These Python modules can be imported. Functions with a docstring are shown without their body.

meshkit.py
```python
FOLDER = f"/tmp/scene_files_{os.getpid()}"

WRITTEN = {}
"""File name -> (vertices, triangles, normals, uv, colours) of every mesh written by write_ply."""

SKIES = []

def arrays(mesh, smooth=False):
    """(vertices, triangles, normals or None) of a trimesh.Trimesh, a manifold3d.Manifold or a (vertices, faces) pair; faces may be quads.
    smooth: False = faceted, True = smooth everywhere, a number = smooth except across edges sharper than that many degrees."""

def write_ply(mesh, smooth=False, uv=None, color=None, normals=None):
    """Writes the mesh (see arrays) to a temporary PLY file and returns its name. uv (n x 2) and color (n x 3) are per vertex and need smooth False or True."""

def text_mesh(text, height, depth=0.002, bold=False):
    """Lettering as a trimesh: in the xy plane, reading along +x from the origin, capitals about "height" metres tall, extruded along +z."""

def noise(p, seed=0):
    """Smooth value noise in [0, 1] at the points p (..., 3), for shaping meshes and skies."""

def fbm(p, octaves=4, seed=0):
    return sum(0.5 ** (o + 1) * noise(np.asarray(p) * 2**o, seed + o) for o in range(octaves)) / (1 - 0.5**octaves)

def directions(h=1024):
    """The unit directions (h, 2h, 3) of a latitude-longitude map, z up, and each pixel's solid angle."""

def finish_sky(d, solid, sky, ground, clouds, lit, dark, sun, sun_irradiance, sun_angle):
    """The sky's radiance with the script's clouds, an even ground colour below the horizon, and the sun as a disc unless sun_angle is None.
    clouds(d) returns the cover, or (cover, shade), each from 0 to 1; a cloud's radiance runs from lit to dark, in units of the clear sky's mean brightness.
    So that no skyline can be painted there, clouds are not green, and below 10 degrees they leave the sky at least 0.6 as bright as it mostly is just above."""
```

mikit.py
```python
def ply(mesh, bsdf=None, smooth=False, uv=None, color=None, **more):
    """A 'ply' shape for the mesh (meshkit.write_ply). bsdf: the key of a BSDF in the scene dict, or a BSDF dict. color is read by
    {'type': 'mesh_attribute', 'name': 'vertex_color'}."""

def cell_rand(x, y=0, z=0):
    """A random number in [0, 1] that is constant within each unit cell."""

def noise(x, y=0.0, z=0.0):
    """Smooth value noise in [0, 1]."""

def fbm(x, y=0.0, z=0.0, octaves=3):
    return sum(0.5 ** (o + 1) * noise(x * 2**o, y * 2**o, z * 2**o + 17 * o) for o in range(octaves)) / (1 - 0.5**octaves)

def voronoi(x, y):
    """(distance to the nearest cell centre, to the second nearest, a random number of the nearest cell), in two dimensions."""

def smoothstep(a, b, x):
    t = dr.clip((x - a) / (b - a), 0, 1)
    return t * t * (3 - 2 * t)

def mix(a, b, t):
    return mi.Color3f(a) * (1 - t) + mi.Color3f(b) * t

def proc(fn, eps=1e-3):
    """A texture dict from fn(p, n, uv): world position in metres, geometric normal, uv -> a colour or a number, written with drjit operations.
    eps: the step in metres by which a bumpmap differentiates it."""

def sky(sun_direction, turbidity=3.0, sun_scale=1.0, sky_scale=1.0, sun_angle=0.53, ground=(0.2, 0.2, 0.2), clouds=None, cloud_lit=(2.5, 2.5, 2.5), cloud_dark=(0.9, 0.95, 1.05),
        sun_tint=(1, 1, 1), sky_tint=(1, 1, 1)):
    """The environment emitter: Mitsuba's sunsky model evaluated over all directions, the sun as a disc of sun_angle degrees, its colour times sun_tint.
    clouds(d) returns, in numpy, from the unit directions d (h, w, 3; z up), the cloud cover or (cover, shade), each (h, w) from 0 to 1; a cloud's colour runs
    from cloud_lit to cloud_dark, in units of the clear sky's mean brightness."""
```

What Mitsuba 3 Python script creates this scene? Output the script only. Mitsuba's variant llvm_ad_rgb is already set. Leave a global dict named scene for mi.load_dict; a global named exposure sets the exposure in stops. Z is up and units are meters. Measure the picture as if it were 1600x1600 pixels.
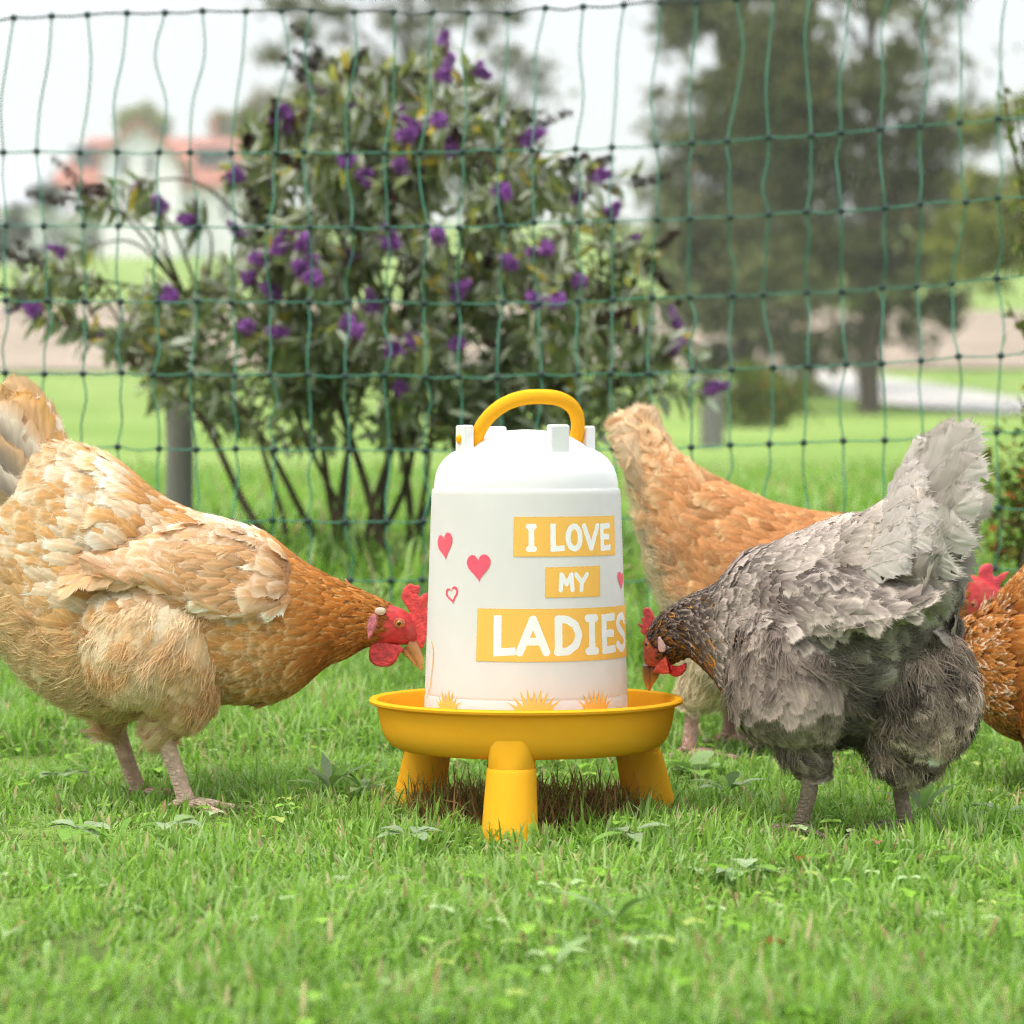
import math
import numpy as np, trimesh, manifold3d, mitsuba as mi, drjit as dr
import mikit, meshkit
from mikit import proc, fbm, noise, voronoi, smoothstep, mix
from scipy.spatial import cKDTree
from shapely.geometry import Polygon, LineString, Point, box
from shapely.ops import unary_union
from shapely import affinity

T = mi.ScalarTransform4f
scene, labels = {}, {}

# ---------------------------------------------------------------- camera, sky, exposure
EYE, FOCAL, BACK = 0.34, 4400.0, 2.70          # eye height; focal length for a 1600 px wide frame; drinker distance
scene['camera'] = {
    'type': 'thinlens', 'fov': 2 * math.degrees(math.atan(800 / FOCAL)), 'fov_axis': 'x',
    'aperture_radius': 0.0066, 'focus_distance': 2.62, 'near_clip': 0.05, 'far_clip': 3000.0,
    'to_world': T().look_at(origin=[0, -BACK, EYE], target=[0, 0, EYE - BACK * 70 / FOCAL], up=[0, 0, 1]),
}
# an overcast sky: by the usual law three times as bright overhead as at the horizon
scene['sky'] = mikit.sky([-0.35, -0.30, 0.85], turbidity=3, sun_scale=0.36, sun_angle=24, ground=(0.16, 0.22, 0.08),
                         clouds=lambda d: (1.0, np.clip(1 - d[..., 2], 0, 1) * 0.9 + 0.1 * meshkit.fbm(d * [3, 3, 6], 3)), cloud_lit=(4.05, 4.2, 4.45), cloud_dark=(1.22, 1.28, 1.40), sun_tint=(0.95, 0.98, 1.04))
exposure = 2.56

HAZE = 0.0011
# ---------------------------------------------------------------- helpers
def tag(key, label=None, category=None, group=None, kind=None):
    d = {}
    if label: d['label'] = label
    if category: d['category'] = category
    if group: d['group'] = group
    if kind: d['kind'] = kind
    labels[key] = d

def fresh(name):
    if name not in scene and name not in labels:
        return name
    i = 1
    while f'{name}_{i:03d}' in scene or f'{name}_{i:03d}' in labels:
        i += 1
    return f'{name}_{i:03d}'

def put(name, mesh, bsdf, smooth=False, **more):
    key = fresh(name)
    scene[key] = mikit.ply(mesh, bsdf, smooth, **more)
    return key

def unit(v):
    v = np.asarray(v, float)
    return v / np.maximum(np.linalg.norm(v, axis=-1, keepdims=True), 1e-12)

def at(px, py, depth):
    """Survey measurement to metres: a picture position at a known distance from the eye."""
    return np.array([(px - 800) * depth / FOCAL, depth - BACK, EYE - (py - 730) * depth / FOCAL])

def catmull(p, n):
    p = np.asarray(p, float)
    q = np.vstack([2 * p[:1] - p[1:2], p, 2 * p[-1:] - p[-2:-1]])
    u = np.linspace(0, len(p) - 1 - 1e-9, n)
    i = u.astype(int); t = (u - i)[:, None]
    a, b, c, d = q[i], q[i + 1], q[i + 2], q[i + 3]
    return 0.5 * (2 * b + (c - a) * t + (2 * a - 5 * b + 4 * c - d) * t**2 + (3 * b - a - 3 * c + d) * t**3)

def tube(points, radii, sides=8, caps=True, flat=1.0):
    p = np.asarray(points, float)
    n = len(p)
    t = unit(np.gradient(p, axis=0))
    ref = np.array([0, 0, 1.0]) if abs(t[0][2]) < 0.9 else np.array([1.0, 0, 0])
    a = unit(np.cross(t[0], ref)); A = []
    for k in range(n):
        a = unit(a - t[k] * np.dot(a, t[k])); A.append(a)
    A = np.array(A); B = np.cross(t, A)
    ang = np.arange(sides) * 2 * np.pi / sides
    r = np.broadcast_to(radii, (n,))[:, None, None]
    v = p[:, None] + r * (np.cos(ang)[None, :, None] * A[:, None] + flat * np.sin(ang)[None, :, None] * B[:, None])
    i, j = np.meshgrid(np.arange(n - 1), np.arange(sides), indexing='ij')
    k = (j + 1) % sides
    f = np.stack([i * sides + j, i * sides + k, (i + 1) * sides + k, (i + 1) * sides + j], -1).reshape(-1, 4)
    f = np.vstack([f[:, [0, 1, 2]], f[:, [0, 2, 3]]])
    v = v.reshape(-1, 3)
    if caps:
        c0, c1, j = len(v), len(v) + 1, np.arange(sides)
        v = np.vstack([v, p[:1], p[-1:]])
        f = np.vstack([f, np.stack([j * 0 + c0, (j + 1) % sides, j], 1),
                       np.stack([j * 0 + c1, (n - 1) * sides + j, (n - 1) * sides + (j + 1) % sides], 1)])
    m = trimesh.Trimesh(v, f, process=False)
    return m

def join(meshes):
    return trimesh.util.concatenate(meshes)

def lathe(profile, sections=96):
    m = trimesh.creation.revolve(np.asarray(profile, float), sections=sections)
    return m

def rbox(sx, sy, sz, r=0.004, seg=10):
    s = manifold3d.Manifold.sphere(r, seg)
    pts = [s.translate([x * (sx / 2 - r), y * (sy / 2 - r), z * (sz / 2 - r)]) for x in (-1, 1) for y in (-1, 1) for z in (-1, 1)]
    m = manifold3d.Manifold.batch_hull(pts).to_mesh()
    return trimesh.Trimesh(m.vert_properties[:, :3], m.tri_verts, process=False)

def boxm(x0, x1, y0, y1, z0, z1):
    m = trimesh.creation.box((x1 - x0, y1 - y0, z1 - z0))
    m.apply_translation([(x0 + x1) / 2, (y0 + y1) / 2, (z0 + z1) / 2])
    return m

def to_manifold(m):
    m = trimesh.Trimesh(m.vertices, m.faces, process=True)
    if m.volume < 0: m.invert()
    return manifold3d.Manifold(manifold3d.Mesh(vert_properties=np.asarray(m.vertices, np.float32), tri_verts=np.asarray(m.faces, np.uint32)))

def from_manifold(m):
    m = m.to_mesh()
    return trimesh.Trimesh(np.asarray(m.vert_properties[:, :3], float), np.asarray(m.tri_verts), process=True)

def rgb(r, g, b):
    return {'type': 'rgb', 'value': [r, g, b]}

VC = {'type': 'mesh_attribute', 'name': 'vertex_color'}

def mat(name, color, rough=0.5, spec=0.5, two=False, bump=None, scale=1.0, **more):
    d = {'type': 'principled', 'base_color': color if isinstance(color, dict) else (proc(color) if callable(color) else rgb(*color)),
         'roughness': rough, 'specular': spec, **more}
    if bump is not None:
        d = {'type': 'bumpmap', 'arbitrary': proc(bump, 4e-4), 'scale': scale, 'bsdf': d}
    if two: d = {'type': 'twosided', 'bsdf': d}
    scene[name] = d

# ---------------------------------------------------------------- materials
PALETTE, BAKED = [], {}            # rows of (root, tip, edge) colours, one per feather; a feather's u is its row + its place across
def palette(root, tip, edge):
    k = len(PALETTE)
    PALETTE.extend(np.concatenate([np.clip(x, .004, .9).reshape(-1, 3) for x in (root, tip, edge)], 1).tolist())
    return k
def colours(uv):
    if 'table' not in BAKED: BAKED['table'] = mi.Float(np.asarray(PALETTE, np.float32).ravel())
    k = mi.UInt32(dr.clip(dr.floor(uv.x), 0, len(PALETTE) - 1)) * 3
    return [mi.Color3f(*[dr.gather(mi.Float, BAKED['table'], (k + j) * 3 + c) for c in range(3)]) for j in range(3)]
def across(uv):
    return dr.clip((uv.x - dr.floor(uv.x) - 0.5) / 0.4, -1, 1)
def plume(p, n, uv):
    root, tip, edge = colours(uv)
    a, t, row = across(uv), uv.y, dr.floor(uv.x)
    e = dr.clip((dr.abs(a) - 0.35) / 0.6, 0, 1) * dr.clip(t * 2, 0, 1) + dr.square(dr.clip((t - 0.70) / 0.30, 0, 1))
    barb = noise(t * 15 - dr.abs(a) * 5, row * 3.7, dr.select(a > 0, 3.5, 9.5))
    fine = noise(t * 42 - dr.abs(a) * 14, row * 1.3, dr.select(a > 0, 1.5, 7.5))
    e = dr.clip(e + 0.35 * (barb - 0.5), 0, 1)
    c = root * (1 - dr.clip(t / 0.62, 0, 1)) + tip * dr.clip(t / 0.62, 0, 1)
    c = c * (1 - e) + edge * e
    return c * (0.80 + 0.24 * barb + 0.16 * fine + 0.16 * dr.select(dr.abs(a) < 0.09, mi.Float(1), mi.Float(0)))
def quill_colour(p, n, uv):
    inner, mid, edge = colours(uv)
    a, t, row = across(uv), uv.y, dr.floor(uv.x)
    e = dr.power(dr.abs(a), 1.6)
    barb = noise(t * 30 - dr.abs(a) * 7, row * 3.7, dr.select(a > 0, 3.5, 9.5))
    fine = noise(t * 85 - dr.abs(a) * 18, row * 1.3, dr.select(a > 0, 1.5, 7.5))
    c = mid * (1 - e) + edge * e
    c = dr.select(a < 0, c * 0.45 + inner * 0.55, c)
    return c * (0.72 + 0.34 * barb + 0.22 * fine + 0.2 * dr.select(dr.abs(a) < 0.06, mi.Float(1), mi.Float(0)))
scene['plume_mat'] = {'type': 'principledthin', 'base_color': proc(plume), 'roughness': 0.65, 'diff_trans': 0.5, 'sheen': 0.3, 'eta': 1.3}
scene['quill_mat'] = {'type': 'principledthin', 'base_color': proc(quill_colour), 'roughness': 0.6, 'diff_trans': 0.5, 'sheen': 0.3, 'eta': 1.3}
scene['down_mat'] = {'type': 'principledthin', 'base_color': proc(lambda p, n, uv: colours(uv)[1] * (0.8 + 0.4 * uv.y)), 'roughness': 0.8, 'diff_trans': 0.8, 'eta': 1.2}
mat('body_mat', VC, 0.6, 0.3, bump=lambda p, n, uv: fbm(p.x * 500, p.y * 500, p.z * 500, 2), scale=0.0012)
mat('flesh_mat', lambda p, n, uv: mix(colours(uv)[1] * 0.62, colours(uv)[1] * 1.25 + 0.02, smoothstep(0.25, 0.75, 0.55 * fbm(p.x * 190, p.y * 190, p.z * 190, 3) + 0.45 * noise(p.x * 900, p.y * 900, p.z * 900))), 0.42, 0.5, bump=lambda p, n, uv: fbm(p.x * 700, p.y * 700, p.z * 700, 2), scale=0.0016)
mat('beak_mat', lambda p, n, uv: mix(colours(uv)[0], colours(uv)[1], uv.y) * (0.85 + 0.3 * fbm(p.x * 400, p.y * 400, p.z * 150, 2)), 0.3, 0.5)
mat('iris_mat', (0.55, 0.2, 0.03), 0.08, 0.6)
mat('pupil_mat', (0.008, 0.006, 0.005), 0.05, 0.7)
mat('shank_mat', lambda p, n, uv: colours(uv)[1] * (0.68 + 0.64 * fbm(p.x * 220, p.y * 220, p.z * 300, 3)), 0.55, 0.4, bump=lambda p, n, uv: smoothstep(0.0, 0.35, voronoi(p.x * 160 + p.y * 160, p.z * 330)[1] - voronoi(p.x * 160 + p.y * 160, p.z * 330)[0]), scale=0.0018)
def tray_color(p, n, uv):
    g = fbm(p.x * 60, p.y * 60, p.z * 60, 3)
    return mix((0.975, 0.495, 0.030), (0.97, 0.48, 0.027), smoothstep(0.35, 0.7, g))
# thin-walled orange plastic that lets some daylight through
scene['tray_mat'] = {'type': 'principledthin', 'base_color': proc(tray_color), 'roughness': 0.30, 'diff_trans': 0.22, 'eta': 1.46}
mat('dome_mat', lambda p, n, uv: mix((0.75, 0.755, 0.765), (0.71, 0.715, 0.73), fbm(p.x * 30, p.y * 30, p.z * 12, 3)), 0.3, 0.5,
    bump=lambda p, n, uv: fbm(p.x * 500, p.y * 500, p.z * 500, 2), scale=0.0001)
scene['milky_mat'] = {'type': 'principledthin', 'base_color': proc(lambda p, n, uv: mix((0.90, 0.895, 0.89), (0.87, 0.865, 0.86), smoothstep(0.3, 0.7, fbm(p.x * 25, p.y * 25, p.z * 8, 3)))),
                      'roughness': 0.35, 'diff_trans': 0.5, 'eta': 1.45}
mat('print_orange', (0.88, 0.50, 0.10), 0.4, 0.4, two=True)
mat('print_white', (0.86, 0.86, 0.85), 0.4, 0.4, two=True)
mat('print_pink', (0.76, 0.10, 0.16), 0.4, 0.4, two=True)
def hashed(table):
    """A colour drawn per leaf: u is the leaf's own random number from 0 to 1, the table holds (upper bound, colour)."""
    def fn(p, n, uv):
        c = mi.Color3f(*table[-1][1])
        for k in range(len(table) - 2, -1, -1):
            c = dr.select(uv.x < table[k][0], mi.Color3f(*table[k][1]), c)
        w = uv.x * 977.0
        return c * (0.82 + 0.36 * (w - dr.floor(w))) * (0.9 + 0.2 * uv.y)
    return fn
def leafy(name, table, trans=0.6, rough=0.5):
    scene[name] = {'type': 'principledthin', 'base_color': proc(hashed(table)), 'roughness': rough, 'diff_trans': trans, 'eta': 1.4}
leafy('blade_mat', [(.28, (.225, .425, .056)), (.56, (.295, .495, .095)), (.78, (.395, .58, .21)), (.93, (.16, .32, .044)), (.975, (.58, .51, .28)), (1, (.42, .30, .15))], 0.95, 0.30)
leafy('brown_blade_mat', [(.55, (.29, .17, .065)), (.82, (.38, .24, .10)), (1, (.215, .36, .055))], 0.4)  # mostly brown blades with some green, used only under the tray
leafy('clover_mat', [(.4, (.22, .42, .055)), (.75, (.29, .50, .09)), (.9, (.38, .52, .24)), (1, (.44, .55, .15))], 0.6)
leafy('weed_mat', [(.45, (.18, .33, .07)), (.7, (.27, .40, .17)), (1, (.32, .42, .24))], 0.5, 0.35)
leafy('litter_mat', [(.5, (.34, .17, .11)), (.8, (.42, .27, .18)), (1, (.22, .10, .03))], 0.3)
leafy('bush_mat', [(.28, (.16, .21, .075)), (.52, (.27, .32, .15)), (.74, (.44, .48, .36)), (.89, (.60, .63, .54)), (.945, (.42, .44, .09)), (.965, (.62, .48, .08)), (1, (.14, .09, .07))], 0.95)
leafy('purple_mat', [(.6, (.36, .13, .47)), (.85, (.48, .22, .58)), (1, (.22, .06, .30))], 0.4)
leafy('spent_mat', [(.7, (.030, .017, .013)), (1, (.07, .035, .03))], 0.2)
leafy('oak_mat', [(.5, (.105, .125, .055)), (.8, (.145, .165, .075)), (.93, (.19, .20, .085)), (1, (.22, .165, .075))], 0.5)
leafy('lime_mat', [(.5, (.22, .25, .06)), (.85, (.30, .32, .09)), (1, (.16, .18, .05))], 0.6)
leafy('autumn_mat', [(.5, (.20, .17, .06)), (.8, (.30, .22, .08)), (1, (.15, .16, .05))], 0.5)
leafy('hedge_mat', [(.6, (.035, .065, .045)), (1, (.06, .10, .06))], 0.4)
leafy('shrub_mat', [(.5, (.11, .16, .03)), (.8, (.17, .22, .05)), (.93, (.24, .24, .05)), (1, (.28, .10, .03))], 0.5)
mat('bark_mat', lambda p, n, uv: mix((0.055, 0.045, 0.035), (0.12, 0.10, 0.08), fbm(p.x * 30, p.y * 30, p.z * 6, 3)), 0.9, 0.2)
mat('twig_mat', lambda p, n, uv: mix((0.05, 0.038, 0.022), (0.11, 0.085, 0.05), fbm(p.x * 80, p.y * 80, p.z * 20, 2)), 0.85, 0.2)
mat('twine_mat', lambda p, n, uv: mix((0.035, 0.19, 0.13), (0.065, 0.27, 0.185), fbm(p.x * 300, p.y * 300, p.z * 300, 2)), 0.5, 0.4)
mat('knot_mat', (0.008, 0.03, 0.03), 0.5, 0.4)
mat('topwire_mat', (0.012, 0.03, 0.035), 0.5, 0.4)
mat('post_mat', lambda p, n, uv: mix((0.13, 0.13, 0.12), (0.21, 0.21, 0.195), fbm(p.x * 60, p.y * 60, p.z * 5, 3)), 0.9, 0.2)
mat('ground_mat', lambda p, n, uv: mix(mix((0.07, 0.10, 0.03), (0.14, 0.22, 0.05), smoothstep(0.3, 0.7, fbm(p.x * 9, p.y * 9, 0, 3))),
                                       mix((0.115, 0.185, 0.042), (0.165, 0.235, 0.068), smoothstep(0.3, 0.7, fbm(p.x * 0.5, p.y * 0.3, 0, 4))),
                                       smoothstep(6.0, 14.0, p.y)), 0.95, 0.1)
mat('field_mat', lambda p, n, uv: mix((0.19, 0.158, 0.125), (0.26, 0.215, 0.175), smoothstep(0.25, 0.75, fbm(p.x * 0.4, p.y * 0.25, 0, 4))), 0.95, 0.1)
mat('path_mat', lambda p, n, uv: mix((0.30, 0.295, 0.28), (0.40, 0.39, 0.37), fbm(p.x * 2, p.y * 2, 0, 4)), 0.9, 0.2)
mat('hill_mat', lambda p, n, uv: mix((0.12, 0.15, 0.13), (0.2, 0.24, 0.2), fbm(p.x * .05, p.y * .05, p.z * .1, 4)), 0.95, 0.1)
mat('render_mat', lambda p, n, uv: mix((0.86, 0.86, 0.89), (0.80, 0.80, 0.825), fbm(p.x * 0.8, p.y * 0.8, p.z * 0.5, 4)), 0.9, 0.2)
mat('tile_mat', lambda p, n, uv: mix((0.34, 0.135, 0.105), (0.42, 0.19, 0.15), fbm(p.x * 3, p.y * 3, p.z * 3, 3)), 0.8, 0.3)
mat('slate_mat', lambda p, n, uv: mix((0.42, 0.44, 0.50), (0.55, 0.57, 0.62), fbm(p.x * 2, p.y * 2, p.z * 2, 3)), 0.7, 0.3)
mat('frame_mat', (0.75, 0.75, 0.74), 0.5, 0.4)
mat('pane_mat', (0.05, 0.065, 0.085), 0.08, 0.7)
mat('dormer_mat', (0.10, 0.13, 0.18), 0.6, 0.4)  # dark blue-grey of the dormer walls and roofs

# ---------------------------------------------------------------- terrain
_D = np.array([-400, 0, 2.95, 3.25, 3.9, 4.9, 6, 8, 12, 20, 30, 45, 50, 55, 60, 80, 100, 130, 160, 250, 400, 600])
_H = np.array([0, 0, 0.0, 0.018, 0.07, 0.165, 0.2, 0.25, 0.34, 0.48, 0.75, 1.16, 1.5, 1.9, 2.25, 4.0, 6.1, 9.0, 12.2, 21.4, 33.0, 40.0])
from scipy.interpolate import PchipInterpolator
_prof = PchipInterpolator(_D, _H)
def height(x, y):
    x, y = np.asarray(x, float), np.asarray(y, float)
    d = np.clip(y + BACK, -399, 599)
    p = np.stack(np.broadcast_arrays(x, y, 0 * x), -1)
    bumps = (meshkit.fbm(p * 5.0, 3, 4) - 0.5) * 0.016
    r = np.hypot(x - 0.0135, y)
    return _prof(d) + bumps * np.clip((r - 0.02) / 0.1, 0.25, 1) + np.clip(d - 8, 0, None) * 0.006 * (meshkit.fbm(p * 0.06, 2, 9) - 0.5)

def sheet(xs, ys, lift=0.0):
    X, Y = np.meshgrid(xs, ys)
    Z = height(X, Y) + lift
    v = np.stack([X, Y, Z], -1).reshape(-1, 3)
    n, m = X.shape
    i, j = np.meshgrid(np.arange(n - 1), np.arange(m - 1), indexing='ij')
    f = np.stack([i * m + j, i * m + j + 1, (i + 1) * m + j + 1, (i + 1) * m + j], -1).reshape(-1, 4)
    return trimesh.Trimesh(v, np.vstack([f[:, [0, 1, 2]], f[:, [0, 2, 3]]]), process=False)

def spread(lo, hi, near, n):
    """Values from lo to hi that are dense round zero."""
    s = np.linspace(math.asinh(lo / near), math.asinh(hi / near), n)
    return np.sinh(s) * near

put('ground', sheet(spread(-420, 420, 1.2, 260), spread(-200, 590, 1.6, 340)), 'ground_mat', True)
tag('ground', 'lawn rising gently into green meadow behind the fence', kind='structure')
put('ploughed_field', sheet(np.linspace(-90, 110, 160), np.linspace(63 - BACK, 98 - BACK, 40), 0.06), 'field_mat', True)
tag('ploughed_field', 'bare tan field crossing the slope behind the trees', kind='structure')
pc = catmull([[4.6, 70], [6.2, 60], [7.1, 53], [8.4, 47], [12, 41], [22, 37]], 60)
tn = unit(np.gradient(pc, axis=0)); nn = np.stack([-tn[:, 1], tn[:, 0]], 1)
pv = np.concatenate([pc + nn * w for w in (-1.5, -0.75, 0, 0.75, 1.5)], 1).reshape(-1, 2)
pv = np.column_stack([pv[:, 0], pv[:, 1] - BACK, height(pv[:, 0], pv[:, 1] - BACK) + 0.05])
i, j = np.meshgrid(np.arange(59), np.arange(4), indexing='ij')
pf = np.stack([i * 5 + j, i * 5 + j + 1, (i + 1) * 5 + j + 1, (i + 1) * 5 + j], -1).reshape(-1, 4)[:, ::-1]
put('path', trimesh.Trimesh(pv, np.vstack([pf[:, [0, 1, 2]], pf[:, [0, 2, 3]]]), process=False), 'path_mat', True)
tag('path', 'pale gravel path curving past the big tree', kind='structure')

# ---------------------------------------------------------------- the drinker
CX, CY = 0.0135, 0.0
def R_cont(z):            # outer radius of the milky container
    return 0.0985 - (z - 0.085) * (0.0985 - 0.0905) / (0.32 - 0.085)

def drinker():
    root = 'poultry_drinker'
    tag(root, 'orange and white plastic poultry drinker with printed lettering between the hens', 'poultry drinker')
    mv = lambda m: m.apply_translation([CX, CY, 0])
    # tray: one closed bowl
    outer = [(0.0001, 0.0705), (0.112, 0.0705), (0.122, 0.0714), (0.1295, 0.0748), (0.1345, 0.0802), (0.1378, 0.0872), (0.1400, 0.0950), (0.1418, 0.104), (0.1430, 0.1125),
             (0.1475, 0.1135), (0.1502, 0.1150), (0.1508, 0.1172), (0.1492, 0.1190), (0.1462, 0.1192), (0.1430, 0.1178), (0.1408, 0.1130),
             (0.1385, 0.098), (0.135, 0.086), (0.128, 0.0775), (0.114, 0.0755), (0.0001, 0.0755)]
    put(root + '__tray', mv(lathe(outer, 160)), 'tray_mat', 35)
    labels[root + '__tray'] = {'label': 'shallow orange drinking tray with rolled rim'}
    for k in range(3):
        a = math.radians(-96.7 + 120 * k)
        def leg(sections):
            v = []
            ang = np.arange(40) * 2 * np.pi / 40
            for z, c, r, *sq in sections:
                e = sq[0] if sq else 2.0           # 2 is round, more is squarer
                k = r * (np.abs(np.cos(ang))**e + np.abs(np.sin(ang))**e) ** (-1 / e)
                x_, y_ = c + k * np.cos(ang), k * np.sin(ang)
                v.append(np.stack([x_ * math.cos(a) - y_ * math.sin(a), x_ * math.sin(a) + y_ * math.cos(a), 0 * ang + z], 1))
            v = np.vstack(v); n = len(sections)
            i, j = np.meshgrid(np.arange(n - 1), np.arange(40), indexing='ij'); q = (j + 1) % 40
            f = np.stack([i * 40 + j, i * 40 + q, (i + 1) * 40 + q, (i + 1) * 40 + j], -1).reshape(-1, 4)
            f = np.vstack([f[:, [0, 1, 2]], f[:, [0, 2, 3]]])
            j = np.arange(40); b, t = len(v), len(v) + 1
            v = np.vstack([v, v[:40].mean(0), v[-40:].mean(0)])
            f = np.vstack([f, np.stack([j * 0 + b, (j + 1) % 40, j], 1), np.stack([j * 0 + t, (n - 1) * 40 + j, (n - 1) * 40 + (j + 1) % 40], 1)])
            return mv(trimesh.Trimesh(v, f, process=False))
        lk = put(root + '__leg', leg([(-0.03, 0.1395, 0.0272), (0.0, 0.1345, 0.0264), (0.0600, 0.1205, 0.0230), (0.0632, 0.1190, 0.0228), (0.0642, 0.1188, 0.0221)]), 'tray_mat', 35)
        put(lk + '__socket', leg([(0.0644, 0.1187, 0.0216, 2.1), (0.070, 0.1188, 0.0212, 2.6), (0.078, 0.1188, 0.0207, 3.4), (0.090, 0.1185, 0.0203, 4.0), (0.0945, 0.1180, 0.0195, 4.0), (0.0965, 0.1165, 0.0175, 4.0)]), 'tray_mat', 35)
    # milky container, a thin closed sleeve open below, with a ledge at the top
    prof = [(R_cont(0.0775) - 0.004, 0.0775), (R_cont(0.09) - 0.001, 0.088), (R_cont(0.098), 0.096)]
    prof += [(R_cont(z), z) for z in np.linspace(0.104, 0.121, 4)]
    prof += [(R_cont(0.124) - 0.0008, 0.1235), (R_cont(0.126), 0.1262)]
    prof += [(R_cont(z), z) for z in np.linspace(0.14, 0.314, 12)] + [(R_cont(0.318) - 0.0002, 0.3175), (R_cont(0.32) - 0.0012, 0.3195), (0.0880, 0.3198)]
    put(root + '__container', mv(lathe(prof, 160)), 'milky_mat', 35)
    labels[root + '__container'] = {'label': 'translucent white water container printed with lettering, hearts and grass tufts'}
    dome = [(0.0884, 0.3185), (0.0882, 0.324), (0.0868, 0.3325), (0.0838, 0.3405), (0.0785, 0.3480), (0.0715, 0.3538), (0.0640, 0.3575), (0.0585, 0.3592), (0.0565, 0.3602),
            (0.0545, 0.3625), (0.0450, 0.3682), (0.0300, 0.3732), (0.0150, 0.3755), (0.0001, 0.3762)]
    put(root + '__dome', mv(lathe(dome, 160)), 'dome_mat', 30)
    labels[root + '__dome'] = {'label': 'opaque white domed top of the container'}
    rot = math.radians(27)
    for k in range(4):
        a = rot + k * math.pi / 2
        m = rbox(0.0105, 0.0205, 0.032, 0.0022)
        m.apply_transform(trimesh.transformations.rotation_matrix(a, [0, 0, 1]))
        m.apply_translation([0.0655 * math.cos(a), 0.0655 * math.sin(a), 0.364])
        put(root + '__dome__lug', mv(m), 'dome_mat', 30)
    ax, pr = np.array([math.cos(rot), math.sin(rot), 0]), np.array([math.sin(rot), -math.cos(rot), 0])
    s = np.linspace(-0.12, math.pi + 0.12, 50)
    pts = np.array([ax * 0.0535 * np.sign(math.cos(q)) * abs(math.cos(q))**0.82 + pr * 0.030 * max(math.sin(q), -.1) + np.array([0, 0, 0.3655 + 0.0415 * (math.sin(q) if math.sin(q) < 0 else math.sin(q)**0.9)]) for q in s])
    put(root + '__handle', mv(tube(pts, 0.0064 + 0.0008 * np.sin(np.linspace(0, np.pi, 50)), 18)), 'tray_mat', 40)
    labels[root + '__handle'] = {'label': 'curved orange carrying handle tilted to one side'}
    pin = []
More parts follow.
